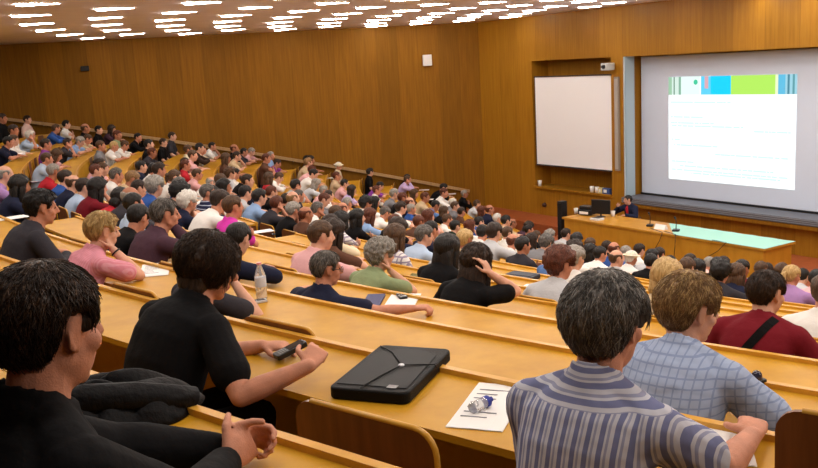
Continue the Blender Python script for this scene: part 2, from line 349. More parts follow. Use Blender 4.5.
t = hall_thing('wall_socket', 'round dark socket on the wooden panel below the niche', 'socket', -19.0, 16.8, -4.06)
g = Geo(); g.cap((0, 0, 0), .07, (0, -.03, 0), .06, 20); tag(link('cover', g.mesh('cover', [mat('dark brown bakelite', rgb(60, 30, 24), .4)], True), t))
for nm, al, z, lab, c, sz in [('wall_speaker', 1.61, ZC+.13, 'small white box loudspeaker high on the left wall near the corner', rgb(224, 220, 214), (.13, .14, .16)), ('wall_sensor', 11.24, ZC+.41, 'small black sensor box high on the far left wall', rgb(26, 22, 20), (.11, .08, .07))]:
    t = empty(nm, lab, 'speaker' if 'speaker' in nm else 'sensor', wallp(al, 0, z), math.atan2(wn.y, wn.x)-math.pi/2)
    g = Geo(); g.box((-sz[0], .02, -sz[2]), (sz[0], sz[1], sz[2])); bev(link('housing', g.mesh('housing', [mat(nm+' paint', c, .5)]), t), .015)
    g = Geo(); g.box((-sz[0]*.5, 0, -sz[2]*.5), (sz[0]*.5, .03, sz[2]*.5)); link('bracket', g.mesh('bracket', [M_METAL]), t)
# handrail along the sloping side aisle
pts = [wallp(a, .09, 0) for a in np.arange(.5, 20., .75)]
def kat(p): return (R0-math.hypot(p.x-FX, p.y-FY))/PT
def railz(p): k = kat(p); return ZC-(1.06+.18*k+.0026*k*k+.74)+.85
rp = [Vector((p.x, p.y, railz(p))) for p in pts]
hr = empty('handrail', 'long slim wooden handrail sloping down along the left wall', 'handrail', rp[0])
g = Geo(); 
for a, b in zip(rp, rp[1:]):
    d = (b-a).normalized(); y = Vector((wn.x, wn.y, 0)); z = d.cross(y).normalized(); rr = []
    for p in (a, b): rr.append([p+y*sx_*.035+z*sz_*.04-rp[0] for sx_, sz_ in ((-1, -1), (1, -1), (1, 1), (-1, 1))])
    g.rings(rr)
link('rail', g.mesh('rail', [wood('rail wood', rgb(168, 132, 88), rgb(186, 150, 104), .4)]), hr)
for p in rp[1::3]:
    q = p-Vector((wn.x, wn.y, 0))*.09; g = Geo(); g.cap(q-rp[0]-Vector((0, 0, .06)), .012, p-rp[0]-Vector((0, 0, .03)), .012); link('bracket', g.mesh('bracket', [M_METAL], True), hr)
# ================================================================== DESKS AND SEATS
def in_stage(p):
    u, v = p.dot(RT), p.dot(AX)
    return v > (15.35 if u < -16.6 else 13.3)
def okspot(p, m):
    u, v = p.dot(RT), p.dot(AX)
    return (Vector((p.x, p.y, 0))-C0).dot(wn) > m and u < -.45+.407*(16.8-v)-m and not in_stage(p)
def arc_range(k, side):
    R = RK(k)+.1; ts = [math.radians(a/10) for a in range(-150, 850)]
    ok = [t for t in ts if okspot(polar(R, t), 1.0) and ((t < TH_AX-.6/R) if side < 0 else (t > TH_AX+.6/R))]
    return (min(ok), max(ok)) if ok and max(ok)-min(ok) > .03 else None
def arc_solid(R1, R2, z0, z1, t0, t1, org, step=.02):
    n = max(2, int((t1-t0)/step)+1); g = Geo(); rs = []
    for i in range(n+1):
        t = t0+(t1-t0)*i/n; rs.append([polar(R1, t, z0)-org, polar(R2, t, z0)-org, polar(R2, t, z1)-org, polar(R1, t, z1)-org])
    g.rings(rs); return g
ORD = {-1: 'back row', 0: 'second row from the back', 1: 'third row from the back', 2: 'fourth row from the back', 3: 'fifth row from the back', 4: 'sixth row from the back', 5: 'seventh row from the back', 6: 'eighth row from the back',
       7: 'eighth row from the front', 8: 'seventh row from the front', 9: 'sixth row from the front', 10: 'fifth row from the front', 11: 'fourth row from the front', 12: 'third row from the front', 13: 'second row from the front', 14: 'front row'}
DESK = {}
for k in range(-1, KMAX+1):
    for side in (-1, 1):
        rg = arc_range(k, side)
        if not rg: continue
        t0, t1 = rg
        if k == 0 and side > 0: t1 = theta(.86, 2.07)
        if side > 0: t1 = min(t1, math.radians(66))
        DESK[(k, side)] = (t0, t1); R = RK(k); zt = deskz(k); org = polar(R, (t0+t1)/2, floorz(k))
        D = empty('lecture_desk', f'long curved yellow beech desk, {ORD[k]}, {"left" if side < 0 else "right"} of the centre aisle', 'desk', org, group='curved lecture desks')
        link('desk_top', arc_solid(R+.03, R+.45, zt-.045, zt-.02, t0, t1, org).mesh('desk_top', [M_BEECH]), D)
        link('ledge', arc_solid(R, R+.03, zt-.06, zt, t0, t1, org).mesh('ledge', [M_BEECHEDGE]), D)
        link('front_panel', arc_solid(R+.004, R+.03, floorz(k), zt-.06, t0, t1, org).mesh('front_panel', [M_BEECH]), D)
        n = max(2, int((t1-t0)*R/2.4))
        for i in range(n+1):
            t = t0+(t1-t0)*i/n; t = min(max(t, t0+.001), t1-.001); w = .018/R
            link('leg', arc_solid(R+.03, R+.13, floorz(k), zt-.05, t-w, t+w, org, .1).mesh('leg', [M_SEAT]), D)
# one folding seat (local: +y towards the desk, origin on the floor under the sitter's hips)
def rounded(w, h, r, n=5):
    pts = []
    for cx, cy, a0 in ((w/2-r, r, -90), (w/2-r, h-r, 0), (-w/2+r, h-r, 90), (-w/2+r, r, 180)):
        for i in range(n+1): a = math.radians(a0+90*i/n); pts.append((cx+r*math.cos(a), cy+r*math.sin(a)))
    return pts
def plate(poly, thick, M, curve=0.):
    g = Geo(); n = len(poly)
    vs = [M @ Vector((x, y, curve*x*x)) for x, y in poly]+[M @ Vector((x, y, curve*x*x+thick)) for x, y in poly]
    g.add(vs, [tuple(reversed(range(n))), tuple(range(n, 2*n))]+[(i, (i+1) % n, n+(i+1) % n, n+i) for i in range(n)]); return g
Mb = Matrix.Translation((0, -.148, .515)) @ Matrix.Rotation(math.radians(93), 4, 'X')
me_back = plate(rounded(.47, .43, .06), .014, Mb).mesh('backrest', [M_SEAT])
gE = Geo(); po = rounded(.47, .43, .06); gE.tube([Mb @ Vector((x, y, .007)) for x, y in po[5:13]], .0085, 6); me_edge = gE.mesh('edge', [M_BEECHEDGE], True)
me_pan = plate(rounded(.42, .36, .06), .018, Matrix.Translation((0, -.1, .355))).mesh('seat_pan', [M_SEAT])
gP = Geo(); gP.cap((0, -.06, .03), .03, (0, -.06, .335), .028); gP.box((-.1, -.12, 0), (.1, .02, .02)); gP.cap((-.1, -.145, .345), .011, (-.1, -.155, .60), .01); gP.cap((.1, -.145, .345), .011, (.1, -.155, .60), .01); gP.box((-.12, -.165, .335), (.12, -.03, .354)); me_post = gP.mesh('pedestal', [M_METAL])
def seat(loc, rz, label, group='folding plywood seats', name='folding_seat'):
    t = empty(name, label, 'seat', loc, rz, group)
    b = link('backrest', me_back, t); link('edge_band', me_edge, b); link('seat_pan', me_pan, t); link('pedestal', me_post, t); return t
def facing(th): return math.atan2(math.sin(th), math.cos(th))-math.pi/2     # rotation that turns +y towards the centre
OFFH = .70
# ================================================================== PEOPLE
RNG = random.Random(11)
def rot(yaw, pitch, roll=0.): return Matrix.Rotation(math.radians(yaw), 4, 'Z') @ Matrix.Rotation(math.radians(-pitch), 4, 'X') @ Matrix.Rotation(math.radians(roll), 4, 'Y')
class Pose:
    """a seated figure: origin on the floor under the hips, +y towards the desk"""
    def __init__(s, lean=12, hunch=10, yaw=0, pitch=12, roll=0, side=0., r=None, l=None, w=1., twist=0.):
        s.w = w; pel = Vector((0, 0, .53)); X = Vector((1, 0, 0)); s.pel = pel
        def at(d):
            a1 = math.radians(lean); a2 = math.radians(lean+hunch); d1 = min(d, .30); d2 = max(0, d-.30)
            return pel+Vector((side*d, d1*math.sin(a1)+d2*math.sin(a2), d1*math.cos(a1)+d2*math.cos(a2)))
        s.at = at; s.nb = at(.53); a3 = math.radians((lean+hunch)*.6+6)
        s.xs = Matrix.Rotation(math.radians(twist), 3, 'Z') @ X
        s.hc = s.nb+Vector((side*.1, .12*math.sin(a3)+.02, .12*math.cos(a3)))
        s.HM = Matrix.Translation(s.hc) @ rot(yaw, pitch, roll)
        s.sh = {1: at(.432)+s.xs*(.172*w), -1: at(.432)-s.xs*(.172*w)}
        s.arm = {}
        for sd, spec in ((1, r), (-1, l)):
            W, hint, fd, pn, curl = spec or ((sd*.12, .36, .78), (sd*1., -.2, -.6), (-sd*.5, .8, -.1), (0, 0, -1), 30)
            S = s.sh[sd]; W = Vector(W); h = Vector(hint).normalized(); U, F = .285, .255; d = W-S; L = d.length
            if L > U+F-.01: W = S+d*((U+F-.01)/L); d = W-S; L = d.length
            a = (U*U-F*F+L*L)/(2*L); q = math.sqrt(max(1e-5, U*U-a*a)); n = d/L; hp = (h-n*h.dot(n)).normalized()
            s.arm[sd] = (S, S+n*a+hp*q, W, Vector(fd).normalized(), Vector(pn).normalized(), curl)
def fingers(g, W, fd, pn, curl, sd, rf=.0088):
    x = fd.cross(pn).normalized()*sd          # towards the thumb
    pn = x.cross(fd).normalized()*sd if False else (pn-fd*pn.dot(fd)).normalized()
    g.loft([W-fd*.01, W+fd*.015, W+fd*.05, W+fd*.09], [.024, .031, .041, .040], [.019, .017, .016, .0125], x, 14)
    for i, (off, L) in enumerate(((.031, .95), (.0105, 1.05), (-.0105, 1.), (-.031, .78))):
        p = W+fd*.084+x*off; g.cap(p-fd*.03, rf*1.05, p, rf*1.05, 8); d = fd+x*off*1.2; d.normalize(); c = 0
        for sgm, ll in enumerate((.044, .027, .022)):
            c += math.radians(curl*(.75+.12*i)); dd = (d*math.cos(c)+pn*math.sin(c)); q = p+dd*ll*L; g.cap(p, rf*(1.05-.1*sgm), q, rf*(.98-.1*sgm), 8); p = q
    p = W+fd*.022+x*.026; d = (x*.75+fd*.62+pn*.25).normalized(); q = p+d*.045; g.cap(p, .0135, q, .0115, 8)
    d2 = (x*.25+fd*.85+pn*(.15+curl*.006)).normalized(); q2 = q+d2*.032; g.cap(q, .0115, q2, .0098, 8); q3 = q2+(fd*.9+pn*(.2+curl*.008)).normalized()*.024; g.cap(q2, .0098, q3, .0085, 8)
def head_geo(g, M, fine):
    R3 = M.to_3x3(); P = lambda *c: M @ Vector(c)
    def E(c, r): g.ell(P(*c), r, R3, 20, 14)
    E((0, -.014, .026), (.076, .096, .089)); E((0, .026, -.04), (.060, .064, .078)); E((0, .062, -.092), (.026, .022, .02)); E((0, .0, -.045), (.062, .06, .05))
    g.cap(P(0, .088, .022), .009, P(0, .108, -.014), .0145, 10); E((0, .098, -.02), (.018, .012, .010))
    g.cap(P(-.034, .074, .034), .012, P(.034, .074, .034), .012, 8)
    for sx_ in (-1, 1):
        E((sx_*.031, .073, .014), (.0145, .013, .0125)); E((sx_*.044, .055, -.02), (.022, .024, .024))
        g.loft([P(sx_*.070, .005, -.034), P(sx_*.076, -.004, -.015), P(sx_*.080, -.010, .012), P(sx_*.078, -.008, .03)], [.005, .006, .006, .005], [.009, .014, .018, .010], (R3 @ Vector((1, 0, 0))), 12)
        g.tube([P(sx_*(.080+.004*math.sin(a)), -.008-.019*math.sin(a)+.004, .002+.031*math.cos(a)) for a in np.linspace(-.7, 2.9, 12)], .0048, 8)
    E((0, .087, -.052), (.024, .011, .006)); E((0, .084, -.064), (.021, .011, .007))
def torso_geo(g, P, inf=0., top=.53, shirt=False):
    w = P.w; ds = [-.09, -.02, .06, .16, .27, .36, .43, .475, .505, .53]; rx = [.15, .172, .168, .150, .158, .168, .168, .128, .085, .06]; ry = [.10, .118, .118, .108, .115, .116, .104, .084, .066, .056]
    if shirt: rx[-1] = .066; ry[-1] = .062
    g.loft([P.at(d) for d in ds], [a*w+inf for a in rx], [a*(.6+.4*w)+inf for a in ry], P.xs, 24)
    for sd in (1, -1):
        g.cap(P.at(.38)+P.xs*(sd*.09*w), .078+inf, P.sh[sd], .056+inf, 14); g.cap(P.at(.50)+P.xs*(sd*.03), .050+inf*.6, P.sh[sd]+Vector((0, 0, .008)), .046+inf, 14)
def arm_geo(g, P, sd, inf=0., upto=2., hand=True):
    S, E_, W, fd, pn, c = P.arm[sd]; g.cap(S, .054+inf, S+(E_-S)*.5, .047+inf, 14)
    if upto <= 1: g.cap(S+(E_-S)*.3, .052+inf, S+(E_-S)*upto, .049+inf*1.5, 14); return
    g.cap(S+(E_-S)*.5, .049+inf, E_, .040+inf, 14); e = E_+(W-E_)*.3; g.cap(E_, .040+inf, e, .042+inf, 14); g.cap(e, .042+inf, E_+(W-E_)*(min(1, upto-1)), .026+inf*.9, 14)
    if hand: fingers(g, W, fd, pn, c, sd)
HIPJ = {1: Vector((.095, 0, .50)), -1: Vector((-.095, 0, .50))}
def leg_pts(sd, w): return [Vector((sd*.095*w, -.02, .50)), Vector((sd*.125*w, .40, .505)), Vector((sd*.125, .33, .09)), Vector((sd*.14, .50, .035))]
def body_mesh(P, name, voxel, ratio, fine=False):
    g = Geo(); torso_geo(g, P); 
    for sd in (1, -1):
        arm_geo(g, P, sd); h, k, a, t = leg_pts(sd, P.w); g.cap(h, .088, k, .058, 12); g.cap(k, .056, a, .040, 12); g.cap(a-Vector((0, .04, .045)), .042, t, .034, 10)
    neck = P.hc+(P.HM.to_3x3() @ Vector((0, -.022, -.05))); g.cap(P.nb-Vector((0, .0, .05)), .062, neck, .054, 14)
    head_geo(g, P.HM, fine); me = remesh(g, name, voxel, ratio, 2)
    for n in ('skin', 'shoe', 'eye', 'lip'): me.materials.append(M_SKIN[0] if n == 'skin' else M_SHOE if n == 'shoe' else M_EYE if n == 'eye' else M_LIP)
    I = P.HM.inverted(); 
    for p in me.polygons:
        c = p.center
        if c.z < .10: p.material_index = 1
        elif fine and (c-P.hc).length < .16:
            q = I @ c
            if q.y > .04:
                if abs(abs(q.x)-.031) < .0125 and abs(q.z-.014) < .0058 and q.y > .07: p.material_index = 2
                elif abs(q.x) < .022 and -.068 < q.z < -.049 and q.y > .08: p.material_index = 3
    return me
def shirt_mesh(P, name, voxel, ratio, sleeve='short', thick=.011, jacket=False, hem=-.1):
    g = Geo(); torso_geo(g, P, thick+(.008 if jacket else 0), shirt=True)
    for sd in (1, -1): arm_geo(g, P, sd, thick+(.006 if jacket or sleeve == 'long' else .004), .66 if sleeve == 'short' else 1.93, False)
    # collar: a band standing round the neck
    up = (P.hc-P.nb).normalized(); rs = []
    for h, r in ((-.03, .068), (.0, .064), (.03, .063), (.034, .058), (.0, .055)):
        c = P.nb+up*h-Vector((0, .012, 0)); x = P.xs; y = up.cross(x).normalized(); rs.append([c+x*(r*math.cos(2*math.pi*j/20))+y*(r*1.02*math.sin(2*math.pi*j/20)) for j in range(20)])
    if sleeve != 'tee': g.rings(rs)
    return remesh(g, name, voxel, ratio, 1)
def trouser_mesh(name, w=1.):
    g = Geo(); g.loft([(0, -.02, .41), (0, -.01, .46), (0, 0, .52), (0, .005, .575)], [.16*w, .185*w, .185*w, .178*w], [.12, .135, .132, .125], Vector((1, 0, 0)), 20)
    for sd in (1, -1): h, k, a, t = leg_pts(sd, w); g.cap(h, .098, k, .07, 12); g.cap(k, .068, a+Vector((0, 0, .03)), .056, 12)
    return remesh(g, name, .022, .5, 1)
M_SKIN = [mat('skin light', rgb(212, 162, 138), .62, .25, noise_amt=.09, nscale=18, bump=.12, bscale=220), mat('skin ruddy', rgb(196, 136, 110), .6, .25, noise_amt=.12, nscale=18, bump=.15, bscale=220), mat('skin tan', rgb(172, 116, 90), .6, .25, noise_amt=.09, nscale=18, bump=.12, bscale=220)]
M_SHOE = mat('black shoe leather', rgb(28, 24, 22), .35); M_EYE = mat('eye', rgb(60, 44, 36), .15, .6); M_LIP = mat('lip', rgb(176, 100, 90), .5)
# ---- hair (head coordinates: origin between the ears, +y the face)
def sst(a, b, x): t = min(1, max(0, (x-a)/(b-a))); return t*t*(3-2*t)
def hairline(y, style):
    rec = .022 if style in ('receding', 'fringe') else 0
    pts = [(-.14, -.085), (-.095, -.08), (-.045, -.06), (-.036, .0), (-.028, .036), (.016, .036), (.022, .0), (.034, .004), (.044, .05+rec), (.07, .072+rec), (.12, .082+rec)]
    if style == 'long' or style == 'bob' or style == 'shaggy': pts = [(-.14, -.09), (-.03, -.085), (.03, -.075), (.042, .02), (.06, .06), (.12, .07)]
    for (a, b), (c, d) in zip(pts, pts[1:]):
        if y <= c: return b+(d-b)*max(0, (y-a)/(c-a))
    return pts[-1][1]
THK = {'short': .012, 'buzz': .005, 'full': .020, 'receding': .010, 'fringe': .008, 'curly': .034, 'long': .024, 'bob': .026, 'shaggy': .024, 'ponytail': .012, 'bun': .012}
def hair_geo(style, seed, n=36, m=24, clump=1.):
    g = Geo(); c = Vector((0, -.014, .024)); rad = Vector((.0775, .0985, .0915)); t0 = THK[style]; rs = []
    for i in range(m+1):
        a = math.pi*(i+.03)/(m+.06); row = []
        for j in range(n):
            b = 2*math.pi*j/n; d = Vector((math.sin(a)*math.cos(b), math.sin(a)*math.sin(b), math.cos(a)))
            p = Vector((d.x*rad.x, d.y*rad.y, d.z*rad.z)); q = c+p
            yy = q.y+.008*noise.noise(Vector((q.x*40, q.z*40, seed)))
            mk = sst(-.006, .010, q.z-hairline(yy, style)+.006*noise.noise(Vector((q.x*60+seed, q.y*60, 0))))
            if style == 'fringe': mk *= 1-sst(.052, .068, q.z+.02*noise.noise(Vector((q.x*20, q.y*20, seed))))
            if style == 'receding': mk *= 1-.9*sst(.0, .03, q.y)*sst(.07, .09, q.z)*(1 if abs(abs(q.x)-.04) < .03 else .5)
            az = math.atan2(d.y, d.x); fr = 26 if n > 50 else 9
            nz = noise.noise(Vector((math.cos(az)*fr*.25+seed, math.sin(az)*fr*.25, a*1.2)))*.6+noise.noise(Vector((d.x*5+seed, d.y*5, d.z*5)))*.6
            if style == 'curly': nz = noise.noise(d*7+Vector((seed, 0, 0)))*1.1
            t = -.010*(1-mk)+mk*t0*(1+clump*.55*nz)*(1 if style in ('buzz', 'fringe') else (.8+.5*sst(-.05, .06, q.z)))
            row.append(q+Vector((d.x, d.y, d.z))*t)
        rs.append(row)
    g.rings(rs)
    def lock(pts, rx, ry):
        b0 = len(g.v); P_ = [Vector(q) for q in pts]; xs = []
        for a, b in zip(range(len(P_)-1), range(1, len(P_))):
            for t in (0, .25, .5, .75): xs.append((P_[a].lerp(P_[b], t), rx[a]+(rx[b]-rx[a])*t, ry[a]+(ry[b]-ry[a])*t))
        xs.append((P_[-1], rx[-1], ry[-1])); g.loft([q[0] for q in xs], [q[1] for q in xs], [q[2] for q in xs], Vector((1, 0, 0)), 28, 2.)
        for i in range(b0, len(g.v)):
            v = Vector(g.v[i]); nz = noise.noise(Vector((v.x*70+seed, v.y*70, v.z*9)))*.010+noise.noise(Vector((v.x*18, v.y*18+seed, v.z*10)))*.008
            o = Vector((v.x, v.y+.03, 0)); g.v[i] = tuple(v+(o.normalized()*nz if o.length > .01 else Vector())+Vector((0, 0, nz*.8)))
    if style == 'shaggy':
        lock([(0, -.03, .04), (0, -.045, -.03), (0, -.046, -.075), (0, -.044, -.105), (0, -.046, -.125)], [.082, .094, .090, .078, .06], [.062, .062, .056, .044, .03])
    elif style in ('long', 'bob'):
        e = {'long': -.25, 'bob': -.115}[style]
        lock([(0, -.035, .05), (0, -.06, -.03), (0, -.062, (e-.03)*.6), (0, -.066, e)], [.085, .104, .108, .085], [.06, .058, .054, .03])
        for sx_ in (-1, 1): lock([(sx_*.070, .004, .06), (sx_*.088, .008, -.01), (sx_*.088, .006, e*.6), (sx_*.08, -.01, e*.85)], [.018, .020, .022, .01], [.03, .036, .036, .02])
    if style == 'ponytail': g.ell((0, -.118, .03), (.024, .024, .024)); lock([(0, -.12, .035), (0, -.15, .01), (0, -.145, -.07), (0, -.13, -.15)], [.02, .03, .034, .012], [.02, .026, .026, .01])
    if style == 'bun': g.ell((0, -.118, .035), (.04, .036, .036))
    return g
def strands(g, style, seed, count, L=1., fly=1.):
    """fine locks combed back and down from the crown, lying on the hair; on shaggy hair they run on below it"""
    rr = random.Random(seed); c = Vector((0, -.014, .024)); rad = Vector((.0775, .0985, .0915)); t0 = THK[style]
    for _ in range(count):
        az = rr.uniform(0, 2*math.pi); a = rr.uniform(.02, 2.0); ln = rr.uniform(.3, .75)*L; da = rr.uniform(-.35, .35); pts = []; lift = .003*fly*rr.random()**2*3
        for s in range(6):
            aa = a+ln*s/5; b = az+da*s/5; d = Vector((math.sin(aa)*math.cos(b), math.sin(aa)*math.sin(b), math.cos(aa))); q = c+Vector((d.x*rad.x, d.y*rad.y, d.z*rad.z))
            if q.z < hairline(q.y, style)+.004: 
                if style == 'shaggy' and pts: pts.append(pts[-1]+Vector((d.x*.004, d.y*.004-.001, -.012)))
                else: break
            else: pts.append(q+d*(t0*(.98+.12*rr.random())*(.8+.5*sst(-.05, .06, q.z))+lift*s/5))
        if len(pts) > 2: g.tube(pts, [.0013*(1-.8*abs(i/(len(pts)-1)-.35)) for i in range(len(pts))], 3)
HAIRC = {'black': ((14, 12, 12), (34, 30, 28)), 'darkbrown': ((30, 20, 15), (56, 40, 30)), 'brown': ((58, 40, 27), (92, 66, 44)), 'lightbrown': ((104, 76, 46), (146, 112, 72)), 'blond': ((158, 126, 74), (204, 172, 116)),
         'grey': ((120, 114, 106), (164, 158, 150)), 'darkgrey': ((54, 51, 48), (110, 104, 99)), 'white': ((196, 190, 182), (226, 222, 214)), 'auburn': ((66, 32, 20), (104, 54, 34))}
def hmat(c): return mat('hair '+c, rgb(*HAIRC[c][0]), .5, .3, nscale=38, col2=rgb(*HAIRC[c][1]), bump=.5, bscale=90, stretch=(2.5, 1, .35))
CLOTH = {'white': (232, 230, 226), 'cream': (222, 208, 178), 'pale blue': (176, 196, 222), 'light blue': (140, 170, 212), 'blue': (52, 88, 160), 'navy': (30, 34, 56), 'black': (13, 12, 14), 'charcoal': (52, 50, 56), 'grey': (122, 122, 126), 'pale grey': (188, 190, 194),
         'brown': (92, 62, 48), 'dark brown': (54, 38, 32), 'plum': (74, 50, 62), 'purple': (132, 62, 148), 'lavender': (190, 168, 210), 'violet': (164, 128, 180), 'magenta': (212, 62, 176), 'pink': (222, 170, 172), 'pale pink': (228, 196, 186), 'red': (186, 40, 52), 'dark red': (112, 22, 34), 'green': (136, 150, 112), 'dark green': (40, 52, 38), 'beige': (196, 174, 140), 'teal': (70, 100, 104), 'denim': (84, 116, 168)}
def cmat(c): return mat('cloth '+c, rgb(*CLOTH[c]), .85, .15, bump=.35, bscale=14)
M_TROU = [mat('cloth dark trousers', rgb(34, 34, 40), .85, .15, bump=.3, bscale=14), mat('cloth denim trousers', rgb(52, 66, 96), .85, .15, bump=.3, bscale=14)]
# ---- shared figures for the crowd: pose x head turn
D_ = (0, 0, -1)
ARMS = {
 'desk':   dict(lean=14, hunch=14, pitch=10, r=((.10, .44, .835), (.85, -.3, -.1), (-.5, .8, .0), D_, 9), l=((-.11, .43, .835), (-.85, -.3, -.1), (.5, .8, .0), D_, 10)),
 'upright': dict(lean=2, hunch=5, pitch=6, r=((.15, .24, .60), (.9, -.5, -.3), (-.3, .9, -.1), D_, 14), l=((-.14, .25, .60), (-.9, -.5, -.3), (.3, .9, -.1), D_, 14)),
 'chin':   dict(lean=16, hunch=14, pitch=8, r=((.07, .33, 1.03), (.5, .8, -.6), (-.35, -.3, .8), (-.5, -.8, -.2), 40), l=((-.06, .42, .835), (-.85, -.3, -.08), (.9, .4, .0), D_, 10)),
 'write':  dict(lean=22, hunch=22, pitch=30, r=((.10, .46, .845), (.85, -.2, -.05), (-.3, .9, .05), D_, 18), l=((-.14, .45, .84), (-.85, -.2, -.05), (.5, .85, .0), D_, 8)),
 'folded': dict(lean=3, hunch=8, pitch=4, r=((-.11, .22, .90), (.9, .1, -.4), (-.9, -.1, .2), (0, -1, 0), 20), l=((.11, .25, .88), (-.9, .1, -.5), (.9, -.1, .2), (0, -1, 0), 20)),
}
POSEW = {'desk': 'leaning on the desk', 'upright': 'sitting upright', 'chin': 'resting chin on hand', 'write': 'bent over the desk', 'folded': 'with folded arms'}
FIG = {}
def figure(pose, yaw, sleeve):
    key = (pose, yaw)
    if key not in FIG:
        P = Pose(yaw=yaw, **ARMS[pose]); FIG[key] = dict(P=P, body=body_mesh(P, 'person', .0125, .2))
    f = FIG[key]
    if sleeve not in f: f[sleeve] = shirt_mesh(f['P'], 'shirt', .016, .35, 'short' if sleeve == 's' else 'long', jacket=sleeve == 'j')
    return f
HAIRM = {}
def hair_mesh(style):
    if style not in HAIRM: HAIRM[style] = [hair_geo(style, 3.1+7*q).mesh('hair', [hmat('black')], True) for q in range(2)]
    return RNG.choice(HAIRM[style])
TROUSER = trouser_mesh('trousers'); TROUSER.materials.append(M_TROU[0])
def setmat(o, i, m):
    o.material_slots[i].link = 'OBJECT'; o.material_slots[i].material = m
def solve(px, py, Zg, f, mirror, force=None, taken=[]):
    """which row and where along it: the crown of the head lies on the sight line, the hips over the row's seat"""
    d = ray(px, py); best = None
    for k in range(-1, KMAX+1):
        if force is not None and k != force: continue
        for it in (0,):
            hy = f['P'].hc.y-.01; R = RK(k)+OFFH-hy
            a, b = d.x, d.y; A = a*a+b*b; B = -(a*FX+b*FY); C = FX*FX+FY*FY-R*R; q = B*B-A*C
            if q < 0: continue
            for t in ((-B-math.sqrt(q))/A, (-B+math.sqrt(q))/A):
                if t <= 0: continue
                p = EYE+d*t; Z = p.y
                if Z < .8: continue
                top = f['top']; s = (p.z-floorz(k))/top
                # sideways clash with someone already on this row
                th = theta(p.x, p.y); clash = any(kk == k and abs(tt-th)*R < .46 for kk, tt in taken)
                sc = min(1.06, max(.955, s)); cost = .6*abs(sc-1)/.06+abs(s-sc)*1.3/Z*900/7+abs(math.log(Z/Zg))/.065+(3 if clash else 0)+(0 if okspot(polar(RK(k)+.6, th), .35) else 7)
                if best is None or cost < best[0]: best = (cost, k, th, s, p)
        # or a little to one side of the sight line, at the expected distance
        hy = f['P'].hc.y-.01; R = RK(k)+OFFH-hy
        for fz in (.9, .96, 1., 1.04, 1.1):
            Z = Zg*fz; q = R*R-(Z-FY)**2
            if q < 0: continue
            x = FX-math.sqrt(q); th = theta(x, Z); hx, hyp, _ = project(Vector((x, Z, floorz(k)+f['top'])))
            dz = (hyp-py)*Z/900/f['top']; sc = min(1.06, max(.955, 1+dz)); clash = any(kk == k and abs(tt-th)*R < .46 for kk, tt in taken)
            cost = abs(hx-px)/4+.6*abs(sc-1)/.06+abs(1+dz-sc)*f['top']/Z*900/7+abs(math.log(fz))/.065+(3 if clash else 0)+(0 if okspot(polar(RK(k)+.6, th), .35) else 7)
            if best is None or cost < best[0]: best = (cost, k, th, sc, Vector((x, Z, 0)))
    return best
